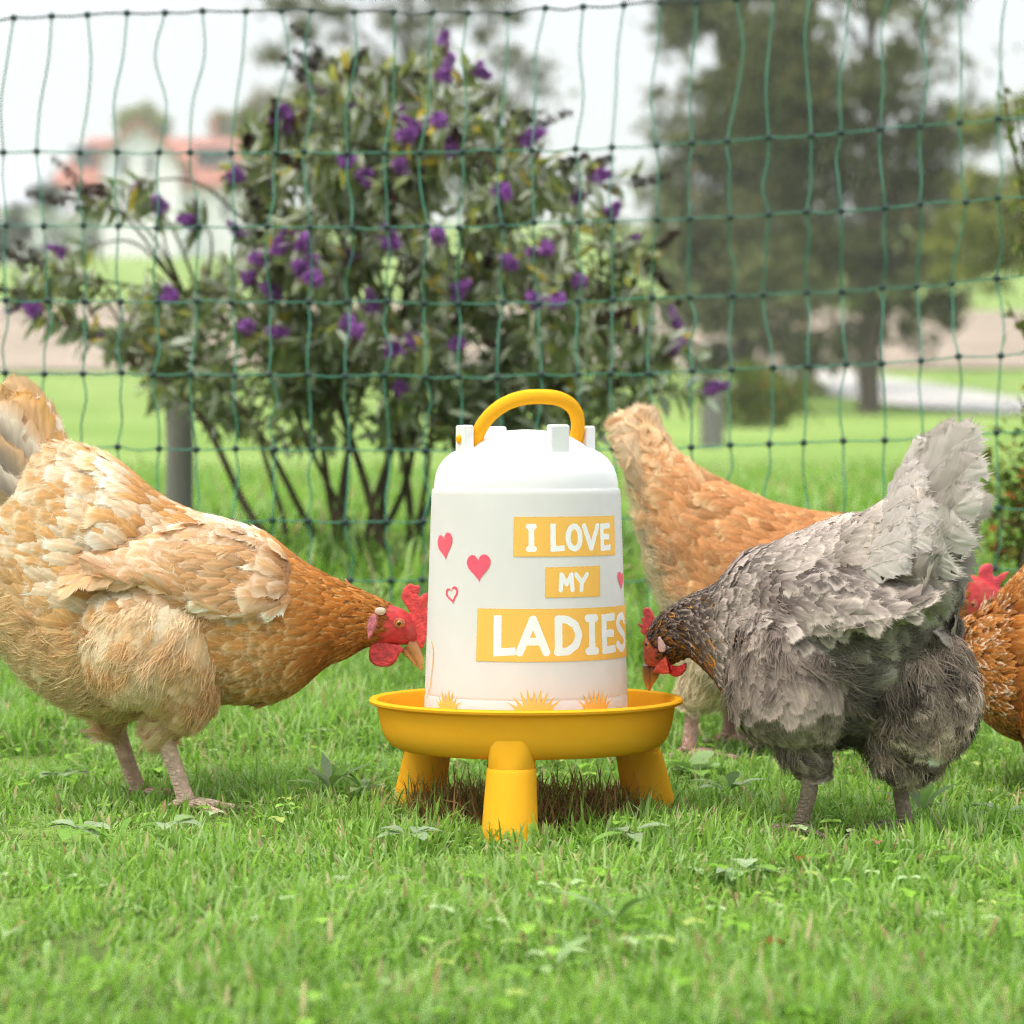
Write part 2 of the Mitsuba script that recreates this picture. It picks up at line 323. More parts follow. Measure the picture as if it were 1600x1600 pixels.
    for sgn in (-1, 1):
        m = tube([ax * sgn * 0.052 + [0, 0, 0.3665], ax * sgn * 0.0722 + [0, 0, 0.3665], ax * sgn * 0.0738 + [0, 0, 0.3665]], [0.0042, 0.0042, 0.0025], 16)
        put(root + '__handle__pin', mv(m), 'tray_mat', 40)
    # ---- prints: sheets bent on the container. polygons live in (angle in degrees from straight ahead, height)
    def bend(poly, lift=0.0006, step=2.0):
        V, F, n = [], [], 0
        x0, _, x1, _ = poly.bounds
        for x in np.arange(math.floor(x0 / step) * step, x1, step):
            c = poly.intersection(box(x, 0, x + step, 1))
            for g in getattr(c, 'geoms', [c]):
                if g.geom_type != 'Polygon' or g.area < 1e-9: continue
                g2 = affinity.scale(g, 0.0016, 1, origin=(0, 0))
                v, f = trimesh.creation.triangulate_polygon(g2, engine='earcut')
                V.append(np.column_stack([v[:, 0] / 0.0016, v[:, 1]])); F.append(f + n); n += len(v)
        v = np.vstack(V); f = np.vstack(F)
        th = np.radians(v[:, 0]); r = R_cont(v[:, 1]) + lift
        p = np.column_stack([CX + r * np.sin(th), CY - r * np.cos(th), v[:, 1]])
        return trimesh.Trimesh(p, f, process=False)
    Z = lambda py: (1285 - py) / 1630 - 0.0027
    def ang(px, py):
        d = (BACK - R_cont(0.2) * 0.8)
        x = (px - 800) * d / FOCAL - CX
        return math.degrees(math.asin(np.clip(x / R_cont(Z(py)), -0.999, 0.999)))
    def strokes(ch):
        S = {'I': [[(.15, 1), (.85, 1)], [(.5, 1), (.5, 0)], [(.15, 0), (.85, 0)]],
             'L': [[(.1, 1), (.1, 0), (.9, .03)]], 'V': [[(.02, 1), (.48, .02), (.98, 1)]],
             'E': [[(.92, 1), (.1, .98), (.1, 0), (.95, .02)], [(.1, .52), (.8, .5)]],
             'M': [[(.02, 0), (.1, 1), (.5, .38), (.9, 1), (.98, 0)]], 'Y': [[(.0, 1), (.5, .48)], [(1, 1), (.5, .45), (.46, 0)]],
             'A': [[(.0, 0), (.5, 1), (1, 0)], [(.2, .33), (.82, .33)]],
             'D': [[(.08, 0), (.08, 1), (.42, .98), (.78, .82), (.95, .5), (.8, .2), (.45, .02), (.04, 0)]],
             'O': [[(.5 + .5 * math.sin(t), .5 + .5 * math.cos(t)) for t in np.linspace(0, 2 * math.pi, 25)]],
             'S': [[tuple(q) for q in catmull([(.92, .84), (.6, 1), (.2, .93), (.1, .74), (.35, .56), (.7, .42), (.92, .24), (.7, .04), (.35, 0), (.05, .14)], 30)]]}
        return S[ch]
    def letters(text, z0, z1, spans, w, each=False):
        out, single = [], []
        for ch, (a0, a1) in zip(text, spans):
            Wd = (a1 - a0) * 0.0016        # metres of arc
            for st in strokes(ch):
                ln = LineString([(p[0] * Wd, p[1] * (z1 - z0)) for p in st]).buffer(w * 0.62, cap_style='square' if ch in 'EL' else 'round', join_style='mitre' if ch in 'EL' else 'round', quad_segs=5)
                out.append(affinity.translate(affinity.scale(ln, 1 / 0.0016, 1, origin=(0, 0)), a0, z0))
            single.append(unary_union(out[-len(strokes(ch)):]))
        return single if each else unary_union(out)
    bands = [('I LOVE'.replace(' ', ''), 'orange band with white capitals reading I LOVE', (801, 862), (ang(802, 830), ang(961.5, 830)), (816, 850),
              [(ang(824, 830), ang(836, 830)), (ang(862, 830), ang(879, 830)), (ang(887, 830), ang(906, 830)), (ang(912, 830), ang(934, 830)), (ang(939.5, 830), ang(952.5, 830))], 0.0042),
             ('MY', 'orange band with white capitals reading MY', (877, 923), (ang(851, 900), ang(937, 900)), (889, 912.5),
              [(ang(875, 900), ang(894, 900)), (ang(899.5, 900), ang(917, 900))], 0.0034),
             ('LADIES', 'orange band with white capitals reading LADIES', (940, 1020), (ang(745, 980), 92), (956, 1006),
              [(ang(775, 980), ang(802, 980)), (ang(812, 980), ang(853, 980)), (ang(869, 980), ang(906, 980)), (ang(916, 980), ang(933, 980)), (ang(942.5, 980), ang(960, 980)), (63.5, 79)], 0.0058)]
    for text, lab, (ya, yb), (a0, a1), (la, lb), spans, w in bands:
        rnd = np.random.default_rng(len(text))
        e = lambda: rnd.uniform(-0.0006, 0.0006)
        poly = Polygon([(a0, Z(yb) + e()), (a1, Z(yb) + e()), (a1 + .6, Z(ya) + e()), (a0 + .4, Z(ya) + e())]).difference(letters(text, Z(lb), Z(la), spans, w))
        k = put(root + '__container__lettering_band', bend(poly), 'print_orange')
        labels[k] = {'label': lab}
        for g in letters(text, Z(lb), Z(la), spans, w, True): put(k + '__letter', bend(g), 'print_white')
    def heart(cx, cy, w, h, tilt):
        t = np.linspace(0, 2 * math.pi, 60)
        x = 16 * np.sin(t)**3 / 16; y = (13 * np.cos(t) - 5 * np.cos(2 * t) - 2 * np.cos(3 * t) - np.cos(4 * t)) / 15 - .1
        p = affinity.rotate(Polygon(np.column_stack([x * w / 2, y * h / 2])), tilt, origin=(0, 0))
        return affinity.translate(affinity.scale(p, 1 / 0.0016, 1, origin=(0, 0)), ang(cx, cy), Z(cy))
    h1, h2, h3, h4 = heart(694, 843, .026, .026, 12), heart(748, 874, .0250, .0265, 4), heart(706, 919, .0172, .0165, 14), heart(973, 899, .021, .018, -8)
    h3 = h3.difference(heart(706, 919, .0125, .0115, 14))
    for h, lab in ((h1, 'tilted pink heart near the left edge'), (h2, 'largest pink heart left of the lettering'), (h3, 'small pink heart outline under the filled hearts'), (h4, 'pink heart at the right edge')):
        labels[put(root + '__container__printed_heart', bend(h), 'print_pink')] = {'label': lab}
    def tuft(cx, half, top, n, seed):
        r = np.random.default_rng(seed); ps = []
        a = half / 158 * 57.3 / max(math.cos(math.radians(ang(cx, 1090))), .3)
        for k in range(n):
            u = -1 + 2 * k / (n - 1)
            bx, tx = u * 0.55 * a, u * a
            hgt = (top * (1 - 0.55 * abs(u)**1.6) * r.uniform(.82, 1.05)) / 1630
            b = 0.55 * a * 1.25 / n
            ps.append(Polygon([(bx - b, 0), (bx - b * .9 + (tx - bx) * .3, hgt * .5), (tx, hgt), (bx + b * .9 + (tx - bx) * .3, hgt * .45), (bx + b, 0)]).buffer(0))
        ps.append(box(-0.58 * a, -0.018, 0.58 * a, 0.0045))
        return affinity.translate(unary_union(ps), ang(cx, 1090), 0.1145)
    for args in ((698, 21, 31, 8, 2), (834, 43, 38, 9, 3), (932, 28, 35, 8, 5)):
        put(root + '__container__printed_tuft', bend(tuft(*args)), 'print_orange')
    out = LineString([tuple(q) for q in catmull([(-70, Z(995)), (-66.5, Z(1006)), (-66, Z(1024)), (-68, Z(1050)), (-70, Z(1068)), (-76, Z(1085))], 30)])
    out = affinity.scale(affinity.scale(out, 0.0016, 1, origin=(0, 0)).buffer(0.0006), 1 / 0.0016, 1, origin=(0, 0))
    put(root + '__container__printed_line', bend(out), 'print_orange')
    # drinking water standing in the tray and in the container
    put('drinking_water', mv(lathe([(0.0001, 0.0785), (0.1262, 0.0785), (0.1355, 0.0905), (0.1366, 0.0950), (0.0001, 0.0950)], 96)), 'water_mat', 30)
    tag('drinking_water', 'clear drinking water standing in the orange tray', 'water')
scene['water_mat'] = {'type': 'dielectric', 'int_ior': 1.33, 'ext_ior': 1.0}
drinker()

# ---------------------------------------------------------------- hens
def loft(c, up, side, n=70, seg=44, power=2.25, egg=0.10):
    """A closed body through elliptical rings; returns (mesh, along-direction, t, v) per vertex."""
    c, up, side = (catmull(x, n) for x in (c, up, side))
    ph = np.arange(seg) * 2 * np.pi / seg
    cu, su = np.cos(ph), np.sin(ph)
    k = (np.abs(cu)**power + np.abs(su)**power) ** (-1 / power)
    cu, su = cu * k, su * k
    v = c[:, None] + up[:, None] * cu[None, :, None] + side[:, None] * (su * (1 - egg * cu))[None, :, None]
    d = unit(np.gradient(v, axis=0)).reshape(-1, 3)
    t = np.repeat(np.linspace(0, 1, n), seg); vv = np.tile(cu, n)
    i, j = np.meshgrid(np.arange(n - 1), np.arange(seg), indexing='ij'); q = (j + 1) % seg
    f = np.stack([i * seg + j, i * seg + q, (i + 1) * seg + q, (i + 1) * seg + j], -1).reshape(-1, 4)
    f = np.vstack([f[:, [0, 1, 2]], f[:, [0, 2, 3]]])
    v = v.reshape(-1, 3); a, b, j = len(v), len(v) + 1, np.arange(seg)
    f = np.vstack([f, np.stack([j * 0 + a, (j + 1) % seg, j], 1), np.stack([j * 0 + b, (n - 1) * seg + j, (n - 1) * seg + (j + 1) % seg], 1)])
    v = np.vstack([v, c[:1], c[-1:]]); d = np.vstack([d, d[:1], d[-1:]]); t = np.r_[t, 0, 1]; vv = np.r_[vv, 0, 0]
    m = trimesh.Trimesh(v, f, process=False)
    if m.volume < 0: m.invert()
    return m, d, t, vv

ROWS = np.array([0, .16, .36, .58, .76, .90, 1.0])
COLS = np.array([-1, -.68, -.33, 0, .33, .68, 1.0])
OUTLINE = {'contour': np.array([.40, .78, .98, 1.0, .98, .86, .50]), 'hackle': np.array([.45, .85, 1.0, .88, .66, .38, .06]), 'vane': np.array([.3, .8, 1, 1, .95, .75, .25])}
_i, _j = np.meshgrid(np.arange(6), np.arange(6), indexing='ij')
_q = np.stack([_i * 7 + _j, _i * 7 + _j + 1, (_i + 1) * 7 + _j + 1, (_i + 1) * 7 + _j], -1).reshape(-1, 4)
FTRI = np.vstack([_q[:, [0, 1, 2]], _q[:, [0, 2, 3]]])

RIM = np.array([14, 21, 28, 35, 42, 43, 44, 45, 46, 47, 48, 41, 34, 27, 20])
FTRI = np.vstack([FTRI, 49 + np.arange(14 * 15).reshape(-1, 3)])
NV = 49 + 14 * 15

def feathers(P, N, D, L, W, shape, lift, root, tip, edge, rng, ragged=0.14, hug=None):
    """Vertices (n, 49, 3) and colours of n small feathers lying from P along D on a skin of normal N."""
    n = len(P)
    Sd = unit(np.cross(N, D))
    t, a = ROWS[None, :, None], COLS[None, None, :]
    out = np.array([OUTLINE[s] for s in shape])[:, :, None]
    L3, W3 = L[:, None, None], W[:, None, None]
    outer = np.abs(a)**2
    jit = 1 + rng.normal(0, ragged, (n, 7, 7)) * outer
    x = t * L3 + np.abs(a) * 0.16 * W3 * (1 - t) + rng.normal(0, ragged * 0.30, (n, 7, 7)) * W3 * outer
    s = a * W3 / 2 * out * jit
    bend = rng.normal(0, 0.10, (n, 1, 1))
    s = s + bend * L3 * t**2
    z = 0.0012 + lift[:, None, None] * L3 * t - 0.11 * W3 * a**2 * out - (0.25 * L3 * t**2 * 1.0) * (lift[:, None, None]) + rng.normal(0, 0.0006, (n, 7, 7)) * outer
    if hug is not None:
        z = z - hug[:, None, None] * (L3 * t) ** 2
    V = P[:, None, None] + D[:, None, None] * x[..., None] + Sd[:, None, None] * s[..., None] + N[:, None, None] * z[..., None]
    V = V.reshape(n, 49, 3)
    base = palette(root, tip, edge)
    row = (base + np.arange(n))[:, None]
    UV = np.stack([row + 0.5 + 0.4 * np.tile(COLS, 7)[None], np.repeat(ROWS, 7)[None] + 0.0 * row], -1)
    # loose barbs along the rim: two slim triangles on each of its segments
    A, B = V[:, RIM[:-1]], V[:, RIM[1:]]
    q = np.linspace(0, 1, 6)
    tipv, m = [], len(RIM) - 1
    mid = V[:, [24]]
    for k in range(5):
        b0 = A * (1 - q[k]) + B * q[k]
        b1 = A * (1 - q[k + 1]) + B * q[k + 1]
        c = (b0 + b1) / 2
        o = unit(unit(c - mid) * 0.75 + D[:, None] * 0.8 + N[:, None] * rng.normal(0.0, 0.22, (n, m, 1)))
        tipv.append(np.stack([b0, b1, c + o * (W[:, None, None] * rng.uniform(0.06, 0.38, (n, m, 1)) )], 2))
    X = np.concatenate(tipv, 1).reshape(n, -1, 3)
    UX = np.repeat(np.tile(UV[:, RIM[:-1]], (1, 5, 1)), 3, axis=1)
    UX[..., 1] = np.clip(UX[..., 1] + rng.uniform(-.12, .05, (n, m * 15)), 0, 1)
    return np.concatenate([V, X], 1), np.concatenate([UV, UX], 1)

def down(P, N, D, L, col, rng, k=40, w=0.00052, curl=0.22):
    """Tufts of fine downy barbs, combed along D; triangles with colours."""
    n = len(P)
    Sd = unit(np.cross(N, D))
    lean = rng.normal(0, curl, (n, 1, 1))
    al, be = lean + rng.normal(0, 0.20, (n, k, 1)), rng.normal(0, 0.20, (n, k, 1))
    Ls = (L[:, None, None] * rng.uniform(0.5, 1.2, (n, k, 1)))
    b = P[:, None] + Sd[:, None] * rng.normal(0, 0.0042, (n, k, 1)) + D[:, None] * rng.normal(0, 0.004, (n, k, 1)) + N[:, None] * rng.uniform(-.001, .003, (n, k, 1))
    d0 = unit(D[:, None] * 0.85 + N[:, None] * (0.34 + be) + Sd[:, None] * al)
    d1 = unit(D[:, None] * 1.0 + N[:, None] * (-0.12 + 0.7 * be) + Sd[:, None] * al * 1.4)
    m = b + d0 * Ls * 0.5
    e = m + d1 * Ls * 0.5
    sv = unit(np.cross(d0, N[:, None] + 0.4 * rng.normal(0, 1, (n, k, 3)))) * w
    V = np.stack([b - sv, b + sv, m - sv * 0.8, m + sv * 0.8, e], 2).reshape(-1, 3)
    F = (np.array([[0, 1, 3], [0, 3, 2], [2, 3, 4]])[None] + 5 * np.arange(n * k)[:, None, None]).reshape(-1, 3)
    row = palette(col, col, col) + np.arange(n)
    U = np.repeat(row + 0.5, k * 5)
    return V, F, np.stack([U, np.repeat(rng.random(n * k), 5)], 1)

def thin(P, r, rng):
    """Greedy spacing of points by their own radius."""
    order = rng.permutation(len(P)); tree = cKDTree(P); dead = np.zeros(len(P), bool); keep = []
    near = tree.query_ball_point(P[order], r[order])
    for k, nb in zip(order, near):
        if not dead[k]:
            keep.append(k); dead[nb] = True
    return np.array(keep)

def quill(pts, face, width, cols, rng, tip_round=0.42, rows=22, ragged=0.10, split=2):
    """A long wing or tail feather: shaft and two ragged vanes. pts: shaft; face: vane normal; cols: (shaft side, edge, inner)."""
    p = catmull(pts, rows); tg = unit(np.gradient(p, axis=0))
    sd = unit(np.cross(tg, face)); nm = np.cross(sd, tg)
    u = np.linspace(0, 1, rows)
    prof = np.clip(np.minimum(u / 0.12, 1), 0, 1)**0.6 * np.where(u > 1 - tip_round, np.sqrt(np.clip(1 - ((u - 1 + tip_round) / tip_round)**2.2, 0, 1)), 1)
    a = np.linspace(-1, 1, 9)
    jit = 1 + rng.normal(0, ragged, (rows, 9)) * np.abs(a)**2
    s = a[None] * prof[:, None] * width / 2 * jit
    L = np.linalg.norm(np.diff(p, axis=0), axis=1).sum()
    x = np.abs(a)[None] * width * 0.35 * (1 - u[:, None]**3) + rng.normal(0, 0.02, (rows, 9)) * width
    z = -0.12 * width * a[None]**2 + rng.normal(0, 0.0006, (rows, 9))
    v = p[:, None] + sd[:, None] * s[..., None] + tg[:, None] * x[..., None] + nm[:, None] * z[..., None]
    i, j = np.meshgrid(np.arange(rows - 1), np.arange(8), indexing='ij')
    keep = np.ones((rows - 1, 8), bool)
    for _ in range(split):           # places where the vane has come apart
        r0 = rng.integers(5, rows - 3); keep[r0, 0 if rng.random() < .5 else 7] = False
    q = np.stack([i * 9 + j, i * 9 + j + 1, (i + 1) * 9 + j + 1, (i + 1) * 9 + j], -1)[keep]
    c0, c1, c2 = (np.asarray(c, float) * rng.uniform(.9, 1.1) for c in cols)
    row = palette(c2, c0, c1)
    uv = np.stack([row + 0.5 + 0.4 * np.tile(a, rows), np.repeat(u, 9)], 1)
    vm = trimesh.Trimesh(v.reshape(-1, 3), np.vstack([q[:, [0, 1, 2]], q[:, [0, 2, 3]]]), process=False)
    # loose barbs along both rims
    R = np.r_[np.arange(4, rows) * 9, (np.arange(rows - 1, 3, -1)) * 9 + 8]
    A, B = vm.vertices[R[:-1]], vm.vertices[R[1:]]; UA = uv[R[:-1]]
    X, UX = [], []
    for k in range(4):
        b0, b1 = A + (B - A) * k / 4, A + (B - A) * (k + 1) / 4; c = (b0 + b1) / 2
        r_ = np.clip(R[:-1] // 9, 0, rows - 1)
        o = unit(unit(c - p[r_]) * 0.7 + tg[r_] + nm[r_] * rng.normal(0, .15, (len(c), 1)))
        X.append(np.stack([b0, b1, c + o * width * rng.uniform(.05, .24, (len(c), 1))], 1)); UX.append(np.repeat(UA[:, None], 3, 1))
    X, UX = np.concatenate(X).reshape(-1, 3), np.concatenate(UX).reshape(-1, 2)
    bm = trimesh.Trimesh(X, np.arange(len(X)).reshape(-1, 3), process=False)
    sh = tube(p + nm * 0.0006, np.linspace(0.0006, 0.0002, rows), 4)
    return join([vm, bm, sh]), np.vstack([uv, UX, np.tile([row + 0.5, 0.5], (len(sh.vertices), 1))])

def flat_uv(m, tip, root=None, t=0.5):
    k = palette(np.asarray(tip if root is None else root, float), np.asarray(tip, float), np.asarray(tip, float))
    return np.stack([np.full(len(m.vertices), k + 0.5), np.broadcast_to(t, len(m.vertices))], 1)

class Hen:
    def __init__(s, root, label, anchor, depth, yaw, seed):
        """yaw: heading in degrees from +x, counter-clockwise seen from above; anchor: the picture point where the mid-plane is at depth."""
        s.root, s.rng = root, np.random.default_rng(seed)
        a = math.radians(yaw)
        s.h = np.array([math.cos(a), math.sin(a), 0]); s.l = np.array([-math.sin(a), math.cos(a), 0])
        if s.l[1] > 0: s.l = -s.l                       # s.l points to the side that faces the camera
        s.A = at(*anchor, depth); s.members = []
        tag(root, label, 'hen')
    def S(s, px, py, lat=0.0):
        e = np.array([0, -BACK, EYE]); r = np.array([(px - 800) / FOCAL, 1, -(py - 730) / FOCAL])
        return e + r * (np.dot(s.A + s.l * lat - e, s.l) / np.dot(r, s.l))
    def rings(s, name, rs, lat=0.0, **kw):
        c, u, w = [], [], []
        for r in rs:
            la = r[3] if len(r) > 3 else lat
            in_, out_ = (0.026, 0.003) if name == 'wing' else (0, 0)
            t, b = s.S(*r[0], la - in_ * np.sign(la)), s.S(*r[1], la + out_ * np.sign(la))
            up = (t - b) / 2; hl = np.linalg.norm(up)
            if name == 'torso': up = up * max(1 - .0042 / hl, .62)     # room for the feathers
            c.append((t + b) / 2); u.append(up); w.append(s.l * r[2])
        m = loft(c, u, w, **kw)
        s.members.append((name, *m))
    def capsule(s, name, pts, lat_scale=1.0):
        """pts: (px, py, lateral, radius in m)"""
        p = np.array([s.S(x, y, la * lat_scale) for x, y, la, r in pts]); R = np.array([q[3] for q in pts])
        p, R = catmull(p, 24), catmull(R[:, None], 24)[:, 0]
        tg = unit(np.gradient(p, axis=0)); sd = np.tile(s.l, (24, 1)); up = unit(np.cross(sd, tg))
        e0, e1 = p[0] - tg[0] * R[0] * np.array([[.98], [.8], [.45]]), p[-1] + tg[-1] * R[-1] * np.array([[.45], [.8], [.98]])
        p = np.vstack([e0, p, e1]); R = np.r_[R[0] * np.array([.2, .6, .89]), R, R[-1] * np.array([.89, .6, .2])]
        up = np.vstack([up[:1]] * 3 + [up] + [up[-1:]] * 3)
        m = loft(p, up * R[:, None], s.l * R[:, None], n=34, seg=30, power=2.0, egg=0)
        s.members.append((name, *m))
    def build(s, skin, t_face, style, n_samples=26000, thin_scale=1.0, parts_max=300, taubin=10, tuft=42, curl=0.22, sweep=0.3):
        solid = manifold3d.Manifold.batch_boolean([to_manifold(m[1]) for m in s.members], manifold3d.OpType.Add)
        body = from_manifold(solid.refine_to_length(0.007))
        trimesh.smoothing.filter_taubin(body, iterations=taubin)
        AV = np.vstack([m[1].vertices for m in s.members]); AD = np.vstack([m[2] for m in s.members])
        AT = np.concatenate([m[3] for m in s.members]); AVV = np.concatenate([m[4] for m in s.members])
        AN = np.concatenate([[i] * len(m[3]) for i, m in enumerate(s.members)])
        names = np.array([m[0] for m in s.members])
        tree = cKDTree(AV)
        _, k = tree.query(body.vertices)
        face = (names[AN[k]] == 'torso') & (AT[k] + .05 * (meshkit.noise(body.vertices * 220) - .5) < t_face)
        st = style(names[AN[k]], AT[k], AVV[k], body.vertices, s.rng)
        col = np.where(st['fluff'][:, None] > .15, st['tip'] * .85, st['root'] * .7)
        nz = meshkit.fbm(body.vertices * 130, 3, 6)[:, None]
        red = (np.asarray(skin) * np.clip(1.5 - nz, 0, 1.2) + np.array([.34, .16, .11]) * np.clip(nz - .38, 0, .5)) * s.rng.uniform(0.75, 1.15, (len(k), 1))
        col = np.where(face[:, None], red, col)
        put(s.root + '__body', body, 'body_mat', True, color=np.clip(col, .004, .9))
        # plumage
        P, fi = trimesh.sample.sample_surface(body, n_samples, seed=int(s.rng.integers(1e6)))
        P = np.asarray(P); bc = trimesh.triangles.points_to_barycentric(body.triangles[fi], P)
        N = unit((body.vertex_normals[body.faces[fi]] * bc[..., None]).sum(1))
        _, k = tree.query(P)
        ok = ~((names[AN[k]] == 'torso') & (AT[k] + .05 * (meshkit.noise(P * 220) - .5) < t_face)) & (P[:, 2] > height(P[:, 0], P[:, 1]) + 0.02)
        P, N, k = P[ok], N[ok], k[ok]
        st = style(names[AN[k]], AT[k], AVV[k], P, s.rng)
        # what the camera side never shows is feathered more thinly
        r = st['space'] * thin_scale * np.where((N @ s.l < -0.35), 1.5, 1.0)
        keep = thin(P, r, s.rng)
        P, N, k = P[keep], N[keep], k[keep]; st = {q: v[keep] for q, v in st.items()}
        D = AD[k] * (1 - st['droop'][:, None]) + np.array([0, 0, -1.0]) * st['droop'][:, None] + s.rng.normal(0, 1, P.shape) * np.where(st['fluff'] > .15, .10, np.where(st['narrow'] > .5, .19, .13))[:, None]
        D = D - s.h * np.where((names[AN[k]] == 'thigh') | (names[AN[k]] == 'vent'), sweep, 0.0)[:, None]
        D = unit(D - N * (D * N).sum(1, keepdims=True))
        fl = st['fluff'] > s.rng.random(len(P))
        shape = np.where(st['narrow'] > 0.5, 'hackle', 'contour')
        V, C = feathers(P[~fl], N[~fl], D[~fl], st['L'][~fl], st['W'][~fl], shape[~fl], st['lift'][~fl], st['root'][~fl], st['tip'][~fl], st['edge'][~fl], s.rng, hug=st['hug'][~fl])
        eye = np.array([0, -BACK, EYE])
        seen = (N[~fl] * unit(eye - P[~fl])).sum(1)
        size = np.where(seen > 0.15, st['L'][~fl] * st['W'][~fl] * np.clip(seen, .3, 1), 0)
        big = np.argsort(-size)[:parts_max]; big = big[size[big] > 0]
        rest = np.setdiff1d(np.arange(len(V)), big)
        for b in big:
            put(s.root + '__feather', trimesh.Trimesh(V[b], FTRI, process=False), 'plume_mat', True, uv=C[b])
        V2, C2 = V[rest].reshape(-1, 3), C[rest].reshape(-1, 2)
        F2 = (FTRI[None] + NV * np.arange(len(rest))[:, None, None]).reshape(-1, 3)
        put(s.root + '__plumage', trimesh.Trimesh(V2, F2, process=False), 'plume_mat', True, uv=C2)
        labels[s.root + '__plumage'] = {'kind': 'stuff'}
        if fl.any():
            v, f, c = down(P[fl], N[fl], D[fl], np.minimum(st['L'][fl], .024) * .9, st['tip'][fl], s.rng, k=tuft, curl=curl)
            put(s.root + '__down', trimesh.Trimesh(v, f, process=False), 'down_mat', True, uv=c)
            labels[s.root + '__down'] = {'kind': 'stuff'}
        print(s.root, 'feathers', len(V), 'tufts', int(fl.sum()))
        s.body = body
    def quills(s, name, specs):
        """specs: (points [(px, py, lateral)], width, colours, face tilt)"""
        for pts, width, cols, tilt in specs:
            p = [s.S(*q) for q in pts]
            face = s.l + np.array([0, 0, 1.0]) * tilt
            m, c = quill(p, unit(face), width, cols, s.rng)
            put(s.root + '__' + name, m, 'quill_mat', True, uv=c)
    def slab(s, name, poly, thick, color, lat=0.0, lean=0.0, smooth_it=14, parent=None):
        """A fleshy lobe: outline (picture measure) in the head's mid-plane, given thickness and rounded edges."""
        pg = Polygon(poly).buffer(0)
        k = 1 / (FOCAL / 2.7)
        m = trimesh.creation.extrude_polygon(affinity.scale(pg, k, k, origin=(0, 0)), thick, engine='earcut')
        mm = from_manifold(to_manifold(m).refine_to_length(0.0022))
        trimesh.smoothing.filter_taubin(mm, lamb=0.5, nu=0.48, iterations=smooth_it)
        v = np.asarray(mm.vertices)
        out = np.array([s.S(x / k, y / k, lat + (z - thick / 2) + lean * (y / k - pg.centroid.y) * k) for x, y, z in v])
        mm2 = trimesh.Trimesh(out, mm.faces, process=False)
        if mm2.volume < 0: mm2.invert()
        return put(s.root + '__' + name, mm2, 'flesh_mat', True, uv=flat_uv(mm2, color))
    def beak(s, upper, lower, col_base, col_tip, lat=0.0):
        for nm, rs in (('upper_beak', upper), ('lower_beak', lower)):
            c, u, w = [], [], []
            for r in rs:
                t, b = s.S(*r[0], lat), s.S(*r[1], lat)
                c.append((t + b) / 2); u.append((t - b) / 2); w.append(s.l * r[2])
            m, d, t, v = loft(c, u, w, n=24, seg=20, power=2.0, egg=0.15)
            put(s.root + '__' + nm, m, 'beak_mat', True, uv=flat_uv(m, col_tip, col_base, t))
    def eye(s, px, py, lat, r=0.0042):
        c = s.S(px, py, lat)
        m = trimesh.creation.icosphere(3, r); m.apply_translation(c)
        e = put(s.root + '__eye', m, 'iris_mat', True)
        m = trimesh.creation.icosphere(3, r * 0.56); m.apply_translation(c + s.l * r * 0.56 )
        put(e + '__pupil', m, 'pupil_mat', True)
        a = np.linspace(0, 2 * np.pi, 25)
        up = np.array([0, 0, 1.0]); f = unit(np.cross(up, s.l))
        ring = c + s.l * r * 0.42 + (np.cos(a)[:, None] * f * 1.15 + np.sin(a)[:, None] * up * 0.98) * r * 0.98
        m = tube(ring, 0.0011, 8, caps=False)
        put(e + '__eyelid', m, 'flesh_mat', True, uv=flat_uv(m, [0.5, 0.12, 0.07]))
    def leg(s, pts, lat, r0, r1, color, toe_yaw=0.0):
        p = [s.S(x, y, lat) for x, y in pts]
        p[-1][2] = height(p[-1][0], p[-1][1]) + 0.010
        path = catmull(p, 26)
        u = np.linspace(0, 1, 26)
        rad = r0 + (r1 - r0) * u + 0.0012 * np.exp(-((u - 0.97) / 0.06)**2)
        m = tube(path, rad, 14)
        k = put(s.root + '__leg', m, 'shank_mat', True, uv=flat_uv(m, color))
        base = p[-1]
        for ai, ln in ((-38, .043), (0, .055), (38, .045), (175, .022)):
            a = math.radians(ai + toe_yaw); dr_ = s.h * math.cos(a) + s.l * math.sin(a)
            q = []
            for w, hgt in ((0, 0.004), (.35, .007), (.7, .003), (1.0, .001)):
                x = base + dr_ * ln * w; q.append([x[0], x[1], height(x[0], x[1]) + hgt + .003])
            mt = tube(catmull(q, 14), np.linspace(0.0058, 0.0032, 14), 10)
            put(k + '__toe', mt, 'shank_mat', True, uv=flat_uv(mt, color))
            e = np.array(q[-1]); mc = tube([e, e + dr_ * .006 + [0, 0, .001], e + dr_ * .011 - [0, 0, .003]], [.0028, .002, .0004], 8)
            put(k + '__claw', mc, 'beak_mat', True, uv=flat_uv(mc, [.25, .18, .12]))

def pick(rng, n, table):
    """Rows of colours drawn from (weight, colour) pairs."""
    w = np.array([q[0] for q in table], float); c = np.array([q[1] for q in table])
    return c[rng.choice(len(w), n, p=w / w.sum())]

def ramp(t, xs, ys):
    ys = np.asarray(ys, float)
    if ys.ndim == 1: return np.interp(t, xs, ys)
    return np.stack([np.interp(t, xs, ys[:, k]) for k in range(ys.shape[1])], -1)

RED = (0.50, 0.035, 0.04)

